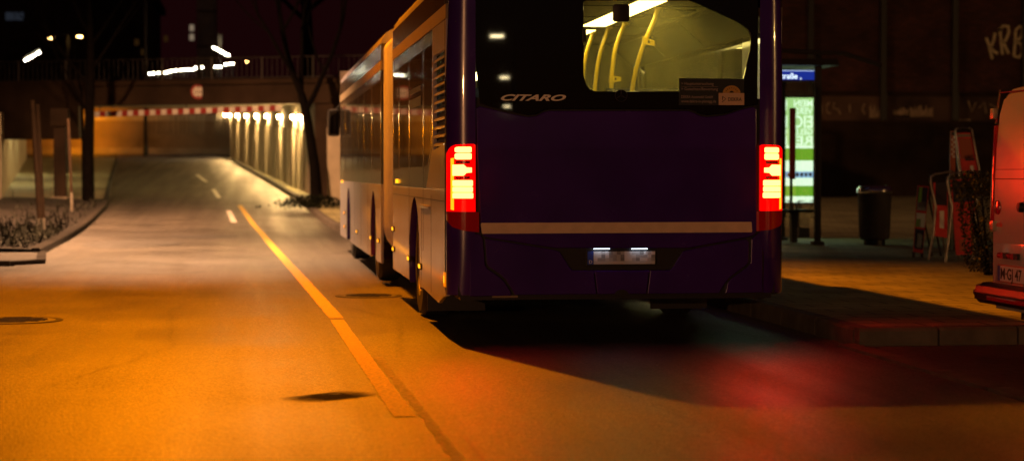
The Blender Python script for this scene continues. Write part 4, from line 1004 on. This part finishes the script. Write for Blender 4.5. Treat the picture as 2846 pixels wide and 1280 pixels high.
        if Y_ in (15.45, 16.9):
            (ax, ay), (bx, by) = ((800,480),(940,520)) if Y_ == 15.45 else ((405,940),(540,945))
            a, c = onY(*z3(ax, ay), Y_-.02), onY(*z3(bx, by), Y_-.02); b = MB(); wv = .031
            b.hexa([(a.x,Y_-.03,a.z-wv),(c.x,Y_-.03,c.z-wv*.6),(c.x,Y_-.03,c.z+wv*.6),(a.x,Y_-.03,a.z+wv)], [(a.x,Y_+.02,a.z-wv),(c.x,Y_+.02,c.z-wv*.6),(c.x,Y_+.02,c.z+wv*.6),(a.x,Y_+.02,a.z+wv)], 'yellowpole')
            m_ = a.lerp(c, .5); b.lathe([(.012,-.002),(.012,.001)], 'black', (m_.x, Y_-.031, m_.z), 'Y', 12); b.build('bracket', hp, 0)
    for y in (16.6, 17.9, 19.2):
        for xs in (XL+.1, XR-1.0):
            b = MB(); b.box(xs, xs+.9, y, y+.5, 1.3, 1.42, 'seat', .03); b.hexa([(xs,y+.05,1.4),(xs+.9,y+.05,1.4),(xs+.9,y-.05,2.0),(xs,y-.05,2.0)], [(xs,y+.12,1.4),(xs+.9,y+.12,1.4),(xs+.9,y+.02,2.0),(xs,y+.02,2.0)], 'seat'); b.box(xs+.2, xs+.7, y+.1, y+.4, 1.02, 1.3, 'black'); b.build('seat', t)
    return t
bus()
# ------------------------------------------------------------------ parked van, rear towards the road
def van():
    XV, YV = 5.0, 12.84                   # rear face, far rear corner
    zb = 0.0; SZ = .968
    def V(px, py): return onX(px, py, XV)
    t = thing('parked_van', 'white van parked across the pavement, rear doors towards the road reflecting red light', 'van', (XV+2.2, YV-.95, zb))
    YN = YV-1.9; roof = 1.868
    def sec(x, inset=0.0, top=roof, s=1.0):
        c = (YV+YN)/2; hw = .95*s-inset
        pr = [(-1,.36),(-1.0,.55),(-1.0,1.0),(-.985,1.2),(-.93,1.6),(-.885,1.78),(-.82,1.87),(-.7,1.915),(-.35,1.93)]
        pr = pr+[(-p[0], p[1]) for p in reversed(pr)]
        return [(x, c-p[0]*hw, .36+(p[1]-.36)*(top-.36)/(1.93-.36)) for p in pr]
    b = MB(); xs = [(XV+.03,.03,1.85,1),(XV+.09,.0,1.868,1),(XV+1,0,1.868,1),(XV+3.0,0,1.868,1),(XV+3.4,.02,1.84,1)]
    R_ = [sec(x, i, tp, s) for x, i, tp, s in xs]; k = b.mi('van_white'); rings = [[b.bm.verts.new(p) for p in r] for r in R_]
    for A, B in zip(rings, rings[1:]):
        for i in range(len(A)): b.bm.faces.new([A[i], A[(i+1) % len(A)], B[(i+1) % len(A)], B[i]]).material_index = k
    b.bm.faces.new(rings[0][::-1]).material_index = k; b.bm.faces.new(rings[-1]).material_index = k
    hood = [(XV+3.4,1.9),(XV+4.1,1.25),(XV+4.75,1.05),(XV+4.9,.8),(XV+4.9,.36),(XV+3.4,.36)]
    b.hexa([(p[0], YN+.06, p[1]) for p in hood], [(p[0], YV-.06, p[1]) for p in hood], 'van_white')
    b.build('body', t, 30)
    # two rear doors a little proud of the body
    def rface(o): return lambda u, v, d: (XV+o+d, u, v)
    # outline of far door from the photo edges, mirrored for the near one
    prof = [(.90,.50),(.915,.62),(.915,1.0),(.90,1.2),(.86,1.5),(.815,1.72),(.74,1.83),(.6,1.87)]
    yc = YV-.95
    for s in (1, -1):
        poly = [(yc+s*.004,.5)]+[(yc+s*p[0], p[1]*SZ) for p in prof]+[(yc+s*.004,1.88*SZ)]
        b = MB(); b.panel(poly, 'van_white', rface(.0), .05, (), .012); d = b.build('rear_door', t, 12)
        if s > 0:
            b = MB(); b.box(XV-.001, XV+.004, yc+.01, yc+.905, 1.235, 1.243, 'black'); b.box(XV-.001, XV+.004, yc+.01, yc+.905, 1.30, 1.305, 'black'); b.build('crease', d, 0)
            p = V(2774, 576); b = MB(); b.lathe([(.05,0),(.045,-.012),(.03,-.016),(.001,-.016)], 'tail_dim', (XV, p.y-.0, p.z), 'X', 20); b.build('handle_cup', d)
            q_ = V(2845, 576); b = MB(); b.lathe([(.035,0),(.03,-.03),(.001,-.035)], 'black', (XV, q_.y+.02, q_.z), 'X', 16); b.build('lock', d)
            # plate with its recess and two little lamps above
            a, c = V(2768, 783), V(2768, 728); y1 = V(2779,740).y; y0 = y1-.52; zc = (a.z+c.z)/2
            b = MB(); b.box(XV-.006, XV+.002, y0-.08, y1+.06, zc-.1, zc+.2, 'van_white', .004); pr_ = b.build('plate_panel', d)
            b = MB(); b.box(XV-.016, XV-.004, y0, y1, zc-.06, zc+.058, 'ash', .003); npl = b.build('number_plate', d)
            b = MB(); b.box(XV-.018, XV-.01, y0+.006, y1-.006, zc-.052, zc+.05, 'plate_white'); b.box(XV-.0185, XV-.012, y1-.05, y1-.006, zc-.052, zc+.05, 'eu')
            b.text('M\u00b7GJ 47', 'black', lambda u, v, dd: (XV-.0195+dd, y1-.062-u, zc-.037+v), w=.36, h=.075, depth=.002, bold=.015); b.build('plate_face', npl, 0)
            for yy in (y1-.06, y1-.24):
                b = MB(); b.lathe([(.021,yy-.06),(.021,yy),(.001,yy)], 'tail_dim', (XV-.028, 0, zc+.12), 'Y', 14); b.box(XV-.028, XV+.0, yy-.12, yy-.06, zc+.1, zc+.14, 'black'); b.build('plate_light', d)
            bd = V(2757, 628); b = MB(); b.text('shuttle', 'red', lambda u, v, dd: (XV-.003+dd, bd.y-u, bd.z+v), w=.19, h=.035, depth=.002, shear=.3, bold=.03); b.build('badge', d, 0)
    b = MB()                              # gutter line under the roof, its red reflection put in as colour
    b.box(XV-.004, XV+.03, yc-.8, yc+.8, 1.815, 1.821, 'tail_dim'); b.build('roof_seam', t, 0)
    for s in (1, -1):
        pts = [(.995,.88),(1.0,1.05),(.975,1.3),(.935,1.6),(.90,1.6),(.925,1.3),(.935,1.05),(.93,.88)]
        b = MB(); b.panel([(yc+s*p[0]*.95, p[1]) for p in pts], 'tail_dim', rface(-.008), .1, (), .008); tl = b.build('tail_lamp', t, 40)
        b = MB(); b.panel([(yc+s*p[0]*.95, p[1]) for p in [(.90,1.61),(.94,1.61),(.86,1.84),(.82,1.84)]], 'black', rface(.0), .08); b.build('corner_trim', t, 0)
        b = MB(); b.panel([(yc+s*p[0]*.95, p[1]) for p in [(1.0,.5),(1.0,.87),(.93,.87),(.925,.5)]], 'black', rface(.02), .1); b.build('corner_trim', t, 0)
        for z in (.92, 1.68):
            b = MB(); b.box(XV-.03, XV+.03, yc+s*.875-.03, yc+s*.875+.03, z-.035, z+.035, 'steel', .006); b.build('hinge', t)
    sec_b = [(XV-.1,.41),(XV-.12,.44),(XV-.115,.5),(XV-.07,.535),(XV+.12,.54),(XV+.12,.39),(XV-.05,.39)]
    M['bumper_van'] = mat('dark_red_bumper', (.035,.008,.008), .4, var=.2, vscale=10)
    b = MB(); b.hexa([(p[0], YN-.03, p[1]) for p in sec_b], [(p[0], YV+.03, p[1]) for p in sec_b], 'bumper_van')
    es = [e for e in b.bm.edges]; bmesh.ops.bevel(b.bm, geom=es, offset=.02, segments=2, affect='EDGES'); bmp = b.build('bumper', t, 50)
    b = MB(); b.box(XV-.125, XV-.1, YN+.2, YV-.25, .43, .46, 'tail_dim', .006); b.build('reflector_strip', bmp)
    for x in (XV+.95, XV+3.95):
        for y, s in ((YV-.05, -1), (YN+.05, 1)):
            R = .3; b = MB(); w = .2*s
            b.lathe([(.17,y+w),(R-.03,y+w),(R,y+w*.85),(R,y+w*.15),(R-.03,y),(.18,y),(.17,y+w*.2)], 'rubber', (x, 0, zb+R), 'Y', 30); wh = b.build('wheel', t)
            b = MB(); b.lathe([(.18,y+w*.3),(.18,y+w*.05),(.1,y+w*.12),(.001,y+w*.1)], 'rim', (x, 0, zb+R), 'Y', 24); b.build('rim', wh)
    b = MB(); b.box(XV+.1, XV+4.6, YN+.3, YV-.3, .3, .5, 'black'); b.build('underbody', t, 0)
    b = MB(); b.hexa([(XV+3.42,YN+.15,1.82),(XV+3.42,YV-.15,1.82),(XV+4.08,YV-.12,1.3),(XV+4.08,YN+.12,1.3)], [(XV+3.46,YN+.15,1.85),(XV+3.46,YV-.15,1.85),(XV+4.12,YV-.12,1.33),(XV+4.12,YN+.12,1.33)], 'blackgloss'); b.build('windscreen', t, 0)
van()
# ------------------------------------------------------------------ bus shelter
def shelter():
    z0 = KH; yf, yb = 30.1, 32.2
    t = thing('bus_shelter', 'glass bus shelter with blue lit name sign behind the bus', 'bus shelter', (8.0, 31.2, z0))
    xr = onY(2272, 600, yf).x
    zr = onY(2250, 188, yf).z
    for x, y in ((xr, yf), (xr, yb), (xr-3.6, yf), (xr-3.6, yb)):
        b = MB(); b.box(x-.05, x+.05, y-.04, y+.04, z0-.02, zr+(.25 if y == yf and x == xr else 0), 'railing', .008); b.box(x-.09, x+.09, y-.08, y+.08, z0-.01, z0+.06, 'railing', .01); b.build('post', t)
    b = MB(); b.hexa([(xr-4,yf-.35,zr+.02),(xr+.25,yf-.35,zr+.02),(xr+.25,yb+.2,zr+.02),(xr-4,yb+.2,zr+.02)], [(xr-4,yf-.3,zr+.12),(xr+.22,yf-.3,zr+.12),(xr+.22,yb+.15,zr+.2),(xr-4,yb+.15,zr+.2)], 'railing'); b.build('roof', t, 0)
    b = MB(); b.tube([(xr-4,yf-.42,zr+.1),(xr-1.5,yf-.42,zr+.26),(xr+.3,yf-.42,zr+.2),(xr+.9,yf-.42,zr+.02)], .035, 'railing', 8); b.build('roof_rib', t)
    for (xa, xb, y) in ((xr-1.75, xr-.07, yb), (xr-3.5, xr-1.85, yb)):
        b = MB(); b.box(xa, xb, y-.005, y+.005, z0+.25, zr-.1, 'glass_clear'); b.build('glass_pane', t, 0)
    b = MB(); b.box(xr-.005, xr+.005, yf+.06, yb-.06, z0+.25, zr-.1, 'glass_clear'); b.build('glass_pane', t, 0)
    # safety marks on the pane
    a = onY(2180, 485, yb-.01); b = MB()
    for i in range(8): b.box(a.x-.1+i*.075, a.x-.1+i*.075+.05, yb-.012, yb-.007, a.z-.03, a.z+.03, 'plate_white')
    b.build('safety_marks', t, 0)
    # name sign
    M['sign_blue'] = lamp_mat('sign_blue_lit', (.012,.03,.3), .9); M['sign_text'] = lamp_mat('sign_text_lit', (.75,.9,1), 1.5)
    a, c = onY(2100, 221, yf-.1), onY(2265, 198, yf-.1)
    b = MB(); b.box(a.x-1.2, c.x, yf-.06, yf-.03, a.z-.03, c.z+.03, 'railing'); sg = b.build('name_sign', t, 0)
    b = MB(); b.box(a.x-1.18, c.x-.005, yf-.08, yf-.06, a.z, c.z, 'sign_blue'); b.build('lit_panel', sg, 0)
    e = onY(2228, 219, yf-.1)
    b = MB(); b.text('stra\u00dfe ,', 'sign_text', lambda u, v, d: (e.x+u, yf-.084+d, e.z+v), w=.375, h=.088, depth=.003, align='RIGHT', bold=.012); b.build('lettering', sg, 0)
    b = MB(); M['sign_edge'] = lamp_mat('sign_edge_lit', (.5,.65,1), 1.0); b.box(a.x-1.18, c.x-.005, yf-.082, yf-.06, c.z+.001, c.z+.012, 'sign_edge'); b.build('lit_edge', sg, 0)
    # dark red timetable post
    p = onY(2202, 300, 31.4); bt = onY(2202, 498, 31.4)
    t2 = thing('timetable_post', 'narrow dark red upright board in front of the green poster', 'notice board', (p.x, 31.4, z0))
    b = MB(); b.box(p.x-.045, p.x+.055, 31.38, 31.42, bt.z, p.z, 'red', .006); b.build('board', t2)
    b = MB(); b.box(p.x-.02, p.x+.02, 31.43, 31.47, z0, p.z-.1, 'railing'); b.build('post', t2)
    # backlit poster, seen from its back so its words run mirrored
    yp = 33.4; zb_, zt_ = onY(2230, 560, yp).z, onY(2230, 272, yp).z; xe = onY(2260, 400, yp).x
    t3 = thing('poster_display', 'backlit green and white advertising display with mirrored lettering beside the shelter', 'poster display', (xe-.6, yp, z0))
    M['post_w'] = lamp_mat('poster_white', (.78,1,.72), 2.3); M['post_g'] = lamp_mat('poster_green', (.22,.55,.03), 1.35); M['post_l'] = lamp_mat('poster_pale_green', (.5,.85,.3), 1.7); M['post_b'] = lamp_mat('poster_blue', (.35,.6,.9), 1.7)
    b = MB(); b.box(xe-1.3, xe+.06, yp+.02, yp+.2, z0+.35, zt_+.08, 'railing', .01); b.box(xe-1.1, xe-.9, yp+.03, yp+.19, z0-.01, z0+.36, 'railing'); b.box(xe-.25, xe-.05, yp+.03, yp+.19, z0-.01, z0+.36, 'railing'); b.build('case', t3)
    Z = lambda py: onY(2230, py, yp).z
    b = MB()
    for ya, yb2, m in ((272,404,'post_l'),(404,412,'post_w'),(412,446,'post_g'),(446,476,'post_w'),(476,494,'post_b'),(494,516,'post_w'),(516,545,'post_g'),(545,562,'post_w')):
        b.box(xe-1.24, xe, yp+.0, yp+.019, Z(yb2), Z(ya), m)
    b.build('poster', t3, 0)
    b = MB()
    for s, ya, yb2, w in (('MEIN',276,296,.34),('VERD',297,317,.36),('EIC',319,354,.34),('GELD',356,374,.36),('RE',376,402,.3)):
        for o in (0, .46, .86): b.text(s, 'post_w', lambda u, v, d: (xe-.012-o-u, yp-.004+d, Z(yb2)+v), w=w, h=Z(ya)-Z(yb2)-.01, depth=.003, bold=.02)
    b.build('lettering', t3, 0)
    # bench with three steel arm loops
    t4 = thing('shelter_bench', 'bench with steel arm loops inside the shelter', 'bench', (8.3, 31.7, z0))
    ys = 31.2; a = onY(2262, 582, ys); zs = a.z
    b = MB(); b.box(a.x-1.5, a.x-.02, ys-.02, ys+.4, zs-.05, zs, 'inside', .015); b.build('seat', t4)
    for x in (a.x-.28, a.x-1.3):
        b = MB(); b.box(x-.05, x+.05, ys+.15, ys+.22, z0, zs-.05, 'railing'); b.build('leg', t4)
    for x in (a.x-.08, a.x-.5, a.x-.92):
        b = MB(); h = .15
        b.tube([(x-.17,ys+.1,zs),(x-.18,ys+.1,zs+h*.5),(x-.15,ys+.1,zs+h*.9),(x,ys+.1,zs+h),(x+.15,ys+.1,zs+h*.9),(x+.18,ys+.1,zs+h*.5),(x+.17,ys+.1,zs)], .014, 'steel', 8); b.build('armrest', t4)
shelter()
def litter_bin():
    p = onZ(2430, 680, KH); x, y = p.x, p.y; z = KH; r = .27
    t = thing('litter_bin', 'round dark ribbed litter bin with shiny metal rim on the pavement', 'litter bin', (x, y, z))
    b = MB(); b.lathe([(.17,z),(.17,z+.09)], 'black', (x,y,0), n=28); b.build('foot', t)
    b = MB(); n = 84; k = b.mi('bin'); prof = [(.19,.08),(.225,.1),(.24,.14),(.262,.75),(.268,.82)]; rows = []
    for rr, h in prof: rows.append([b.bm.verts.new((x+(rr-(.008 if j % 2 and .1 < h < .8 else 0))*math.cos(2*PI*j/n), y+(rr-(.008 if j % 2 and .1 < h < .8 else 0))*math.sin(2*PI*j/n), z+h)) for j in range(n)])
    for A, B in zip(rows, rows[1:]):
        for j in range(n): b.bm.faces.new([A[j], A[(j+1) % n], B[(j+1) % n], B[j]]).material_index = k
    b.build('body', t, 20)
    b = MB(); b.lathe([(.272,z+.82),(.278,z+.84),(.276,z+.885),(.25,z+.925),(.19,z+.935),(.175,z+.91),(.17,z+.86)], 'chrome', (x,y,0), n=40); b.build('rim', t, 50)
    b = MB(); b.lathe([(.17,z+.85),(.17,z+.86),(.001,z+.86)], 'black', (x,y,0), n=28); b.build('opening', t)
litter_bin()
# ------------------------------------------------------------------ pavement boards
def board(label, quad, Y_, m_panel, tube=None, deco=(), legs=True, lean=.0, back=.35):
    """folding board: quad = px corners (top left, top right, bottom right, bottom left) of the front face"""
    P = [onY(px, py, Y_) for px, py in quad]
    t = thing('pavement_board', label, 'pavement sign', (sum(p.x for p in P)/4, Y_, KH), 'folding boards by the hedge')
    tl, tr, br, bl = P
    lean_y = lambda p: (p.z-KH)*lean
    Q = lambda u, v, d=0: (lambda a: Vector((a.x, Y_+lean_y(a)+d, a.z)))(tl.lerp(tr, u).lerp(bl.lerp(br, u), v))
    b = MB(); b.hexa([Q(0,0),Q(1,0),Q(1,1),Q(0,1)], [Q(0,0,.02),Q(1,0,.02),Q(1,1,.02),Q(0,1,.02)], m_panel); b.build('panel', t, 0)
    b = MB()
    for (u0, v0, u1, v1, m) in deco: b.hexa([Q(u0,v0,-.004),Q(u1,v0,-.004),Q(u1,v1,-.004),Q(u0,v1,-.004)], [Q(u0,v0,.001),Q(u1,v0,.001),Q(u1,v1,.001),Q(u0,v1,.001)], m)
    if deco: b.build('print', t, 0)
    if tube:
        b = MB(); pts = [onY(px, py, Y_) for px, py in tube]; b.tube([(p.x, Y_+lean_y(p)-.012, p.z) for p in pts], .0165, 'steel', 10); b.build('frame', t, 60)
    apex = (tl+tr)/2
    b = MB()
    for u in (.06, .94):
        top = Q(u, .05, .03); b.tube([top, (top.x+back*.9, Y_+back*1.3+.05, KH)], .014, 'steel' if tube else 'railing', 8)
    b.build('rear_strut', t)
    if not tube:
        b = MB()
        for u in (.04, .93):
            q_ = Q(u, 1, .01); b.box(q_.x-.015, q_.x+.015, q_.y-.015, q_.y+.015, KH, q_.z, 'railing')
        b.build('foot', t)
    return t
M['pic_green'] = mat('picture_green', (.35,.75,.08), .25, coat=.5, emit=None); M['pic_pale'] = mat('picture_pale', (.8,.9,.88), .2, coat=.5); M['pic_dark'] = mat('picture_dark', (.05,.045,.05), .25, coat=.5)
s1 = lambda x, y: (2520+x/2.825, 330+y/2.825)
board('small board with a red frame and glossy green pictures, leftmost by the hedge', [s1(122,525), s1(208,530), s1(128,1056), s1(54,1042)], 25.4, 'red', None,
      [(.06,.02,.94,.37,'pic_dark'),(.1,.02,.42,.25,'pic_green'),(.08,.24,.9,.37,'pic_pale'),(.06,.41,.94,.62,'pic_pale'),(.08,.5,.5,.62,'pic_green'),(.06,.65,.94,.95,'pic_dark'),(.3,.72,.75,.93,'pic_pale')], lean=.18)
board('steel tube framed red board with a white card, middle of the three standing boards', [s1(236,500), s1(352,500), s1(326,935), s1(222,918)], 24.4, 'red',
      [s1(172,1105), s1(215,905), s1(243,690), s1(212,500), s1(215,455), s1(245,435), s1(380,412), s1(420,425)],
      [(.12,0,.94,.42,'pic_dark'),(.42,.52,.74,.84,'signwhite')], lean=.12)
board('tall tube framed red board rising behind the other boards', [s1(412,110), s1(522,108), s1(580,440), s1(450,440)], 27.2, 'red',
      [s1(430,700), s1(425,420), s1(400,110), s1(402,80), s1(425,72), s1(505,68), s1(528,82), s1(590,450), s1(600,700)],
      [(.03,.03,.97,.1,'beige'),(.08,.14,.9,.62,'ash'),(.3,.52,.9,.66,'pic_dark'),(.55,.78,.75,.92,'signwhite')], lean=.06)
board('narrow chequered board leaning beside the tall red one', [s1(362,95), s1(400,95), s1(392,440), s1(350,440)], 27.6, 'ash', None,
      [(.15,.02,.85,.1,'pic_dark')]+[(.2 if i % 2 else .5,.12+i*.055,.55 if i % 2 else .85,.12+i*.055+.05,'signwhite') for i in range(9)], lean=.05)
board('tube framed board half hidden by the hedge, right of the white card board', [s1(372,480), s1(560,470), s1(540,1060), s1(392,1070)], 24.0, 'red',
      [s1(300,1125), s1(340,905), s1(372,690), s1(342,500), s1(345,460), s1(375,435), s1(520,412), s1(565,430), s1(580,470), s1(560,700), s1(520,1130)],
      [(.05,.02,.95,.3,'pic_dark'),(.2,.8,.5,.95,'ash')], lean=.12)
def hedge():
    a = onZ(2712, 768, KH); cx, cy = a.x+.3, a.y+.3
    t = thing('box_hedge', 'clipped dark leafy bush between the boards and the van', 'bush', (cx, cy, KH))
    rnd = random.Random(33); b = MB(); k = b.mi('leaf'); top = onY(2700, 500, cy).z
    wx_, wy, hz_ = .29, .36, (top-KH)
    for i in range(6500):
        u, v, w = rnd.uniform(-1,1), rnd.uniform(-1,1), rnd.uniform(0,1)
        m_ = rnd.choice((0,1,2)); sh = rnd.uniform(.82,1.03)
        if m_ == 0: u = math.copysign(sh, u)
        elif m_ == 1: v = math.copysign(sh, v)
        else: w = min(1.02, sh)
        bul = 1+.12*math.sin(w*5+u*3)+.08*math.sin(v*7+w*9); tap = .72+.28*min(1, w*2.2)
        p = Vector((cx+u*wx_*bul*tap, cy+v*wy*bul*tap, KH+.04+w*hz_*(1+.04*math.sin(u*6)))); n = Vector((rnd.gauss(0,1), rnd.gauss(0,1), rnd.gauss(0,1))).normalized()
        a1 = n.orthogonal().normalized(); a2 = n.cross(a1); l = rnd.uniform(.008,.026)
        b.bm.faces.new([b.bm.verts.new(p+q_) for q_ in (a1*l, a2*l*.55, -a1*l, -a2*l*.55)]).material_index = k
    b.build('foliage', t, 0)
    b = MB()
    for i in range(7):
        a_ = rnd.uniform(0, 2*PI); b.tube([(cx+.06*math.cos(a_),cy+.06*math.sin(a_),KH-.02),(cx+.2*math.cos(a_),cy+.2*math.sin(a_),KH+hz_*.5),(cx+.28*math.cos(a_),cy+.28*math.sin(a_),KH+hz_*.85)], [.02,.014,.006], 'bark', 6)
    b.build('stem', t)
hedge()
# ------------------------------------------------------------------ brick wall across the right
def brick_building():
    y = 58.0; z0 = gz(y)+KH-.3
    t = thing('brick_wall', 'tall sooty brick wall with pale graffiti and stained plinth across the right', 'wall', (16, y, z0))
    Z = lambda py, yy=y: onY(2500, py, yy).z
    zl, zl2 = Z(335), Z(255)
    b = MB(); b.box(5.5, 45, y, y+1, zl2, 11, 'brick'); b.build('brickwork', t, 0)
    b = MB(); b.box(5.5, 45, y-.02, y+1, zl, zl2-.13, 'plaster'); b.build('stained_band', t, 0)
    b = MB(); b.box(5.5, 45, y-.07, y+.9, zl2-.128, zl2-.002, 'concrete_dark', .01); b.build('upper_ledge', t)
    b = MB(); b.box(5.5, 45, y-.12, y+1, z0, zl-.1, 'concrete_dark'); b.build('plinth', t, 0)
    b = MB(); b.box(5.5, 45, y-.16, y+.9, zl-.098, zl-.003, 'concrete_dark', .01); b.build('lower_ledge', t)
    for px in (2250, 2452, 2651, 2846):
        x = onY(px, 200, y).x; b = MB(); b.box(x-.09, x+.09, y-.14, y-.001, zl2+.002, 11, 'black'); b.box(x-.1, x+.1, y-.18, y-.075, zl+.002, zl2+.002, 'black'); b.build('pilaster', t, 0)
    pl = lambda u, v, d: (u, y-.012+d, v)
    g = lambda x, yy: (lambda p: (p.x, p.z))(onY(2340+x/2.759, yy/2.759, y))
    b = MB(); w = .085
    for st in ([(1105,290),(1125,340),(1140,400),(1152,455)], [(1175,255),(1160,320),(1140,370)], [(1140,370),(1165,395),(1195,412)],
               [(1212,215),(1218,300),(1230,420)], [(1205,240),(1235,200),(1275,205),(1280,250),(1255,310),(1222,330)], [(1235,325),(1258,370),(1278,412)],
               [(1330,240),(1328,330),(1318,430)], [(1330,235),(1365,200),(1385,240),(1370,290),(1335,320)], [(1335,320),(1375,340),(1385,400),(1360,440),(1318,432)]):
        b.stroke([g(*p) for p in st], w, 'graffiti', pl, .008)
    b.build('graffiti', t, 0, 'pale sprayed letters KRB')
    pl2 = lambda u, v, d: (u, y-.03+d, v)
    b = MB()
    for st in ([(2276,285),(2283,290),(2284,315),(2276,318)], [(2305,284),(2296,295),(2298,312),(2308,316)], [(2318,285),(2315,300),(2330,305),(2335,318)], [(2360,290),(2362,312)], [(2402,288),(2396,305),(2403,318)],
               [(2690,280),(2700,310),(2712,285)], [(2720,300),(2735,285),(2740,315)], [(2750,290),(2770,300),(2760,318)]):
        b.stroke([(lambda q_: (q_.x, q_.z))(onY(px, py, y)) for px, py in st], .05, 'graffiti_faint', pl2, .008)
    b.build('faint_tag', t, 0)
    b = MB(); rnd = random.Random(4); k = b.mi('graffiti_faint')
    for (xa, ya, xb, yb) in ((2416,285,2446,328),(2482,296,2524,320),(2528,290,2592,326),(2660,330,2700,340)):
        n = 14; up_ = []; dn = []
        for i in range(n+1):
            px = xa+(xb-xa)*i/n; p = onY(px, ya+(yb-ya)*rnd.uniform(.0,.6), y); q_ = onY(px, yb-rnd.uniform(0,3), y); up_.append((p.x, y-.026, p.z)); dn.append((q_.x, y-.026, q_.z))
        for i in range(n): b.face([up_[i], up_[i+1], dn[i+1], dn[i]], 'graffiti_faint')
    b.build('peeled_plaster', t, 0)
brick_building()
# ------------------------------------------------------------------ lamps behind the camera that show in the rear pane, sky, lights
M['lamp_rear'] = lamp_mat('street_lamp_glow', (1,.8,.42), 70)
def far_lamp(px, py, hgt, label):
    v = ray(px, py); s = YR/v[1]; x, z = v[0]*s, CAM_Z+v[2]*s; k = (hgt-z)/v[2]
    x, y = x+v[0]*k, YR-v[1]*k
    t = thing('street_lamp', label, 'street lamp', (x, y, 0), 'street lamps behind')
    b = MB(); b.tube([(x+.9,y,-.1),(x+.9,y,hgt-.6),(x+.7,y,hgt+.05),(x+.2,y,hgt+.12)], [.09,.06,.05,.04], 'railing', 8); b.build('pole', t)
    b = MB(); b.box(x-.4, x+.4, y-.18, y+.18, hgt+.08, hgt+.2, 'railing', .03); hd = b.build('head', t)
    b = MB(); b.box(x-.33, x+.33, y-.14, y+.14, hgt+.0, hgt+.079, 'lamp_rear', .02); b.build('lens', hd)
far_lamp(1381, 103, 8.5, 'street lamp mirrored highest in the black rear glass')
far_lamp(1402, 217, 8.5, 'street lamp mirrored above the silver lettering')
far_lamp(1409, 297, 8.5, 'street lamp mirrored lowest, under the silver lettering')
def light(name, kind, loc, col, power, size=.2, target=None, spread=None, spot=None):
    d = bpy.data.lights.new(name, kind); d.color = col; d.energy = power
    if kind == 'AREA': d.shape = 'DISK'; d.size = size; d.spread = spread or PI
    else: d.shadow_soft_size = size
    if kind == 'SPOT': d.spot_size = spot or 2.6; d.spot_blend = .6
    o = bpy.data.objects.new(name, d); COL.objects.link(o); o.location = loc
    if target:
        o.rotation_euler = (Vector(target)-Vector(loc)).to_track_quat('-Z', 'Y').to_euler()
    return o
light('lamp_over_street', 'SPOT', (-.5, 23, 9), (1,.235,.0), 11500, .12, (-.5,19.5,0), spot=1.9).data.spot_blend = 1
light('lamp_up_the_street', 'SPOT', (-1.8, 33, 8.4), (1,.49,.22), 17000, .15, (-1.3,32.6,0), spot=1.8).data.spot_blend = 1  # added fill standing in for passing headlight glow on road and bus side
light('lamp_at_bridge', 'SPOT', (-5.6, 46, 8.2), (1,.46,.2), 15000, .15, (-3.2,47,0), spot=2.62).data.spot_blend = 1  # added fill, put in to brighten the bridge, its sign and the trees
light('lamp_behind', 'POINT', (-17, -31, 4.2), (1,.42,.16), 11500, .15)
light('lamp_across', 'POINT', (48, -8, 6), (1,.5,.16), 5500, .15)  # added unseen fill, only to brighten the brick wall and graffiti
light('lamp_beyond_bridge', 'POINT', (-10.6, 125.6, 4.0), (1,.28,.0), 420, .15)
w = bpy.data.worlds.new('World'); S.world = w; w.use_nodes = True; nt = w.node_tree; bg = nt.nodes['Background']
sky = nt.nodes.new('ShaderNodeTexSky'); sky.sky_type = 'NISHITA'; sky.sun_disc = False; sky.sun_elevation = math.radians(-4); sky.sun_rotation = math.radians(200)
mxn = nt.nodes.new('ShaderNodeMix'); mxn.data_type = 'RGBA'; mxn.blend_type = 'ADD'; mxn.inputs[0].default_value = 1
mxn.inputs[7].default_value = (.075,.011,.014,1)
nt.links.new(sky.outputs[0], mxn.inputs[6]); nt.links.new(mxn.outputs[2], bg.inputs['Color']); bg.inputs['Strength'].default_value = .1
cd = bpy.data.cameras.new('Camera'); cam = bpy.data.objects.new('Camera', cd); COL.objects.link(cam); S.camera = cam
cd.sensor_width = 36; cd.lens = F_PX/W*36; cd.clip_end = 1500; cd.clip_start = .1
cam.location = (0, 0, CAM_Z); cam.rotation_euler = (PI/2-PH, 0, -TH)
cd.dof.use_dof = True; cd.dof.focus_distance = 14.9; cd.dof.aperture_fstop = 1.95
S.view_settings.view_transform = 'Standard'; S.view_settings.look = 'None'; S.view_settings.exposure = 0; S.view_settings.gamma = 1
S.render.engine = 'CYCLES'
cy = S.cycles; cy.use_denoising = True; cy.sample_clamp_indirect = 6; cy.max_bounces = 8; cy.transparent_max_bounces = 16; cy.caustics_reflective = False; cy.caustics_refractive = False; cy.use_light_tree = True
try: cy.denoiser = 'OPENIMAGEDENOISE'
except Exception: pass
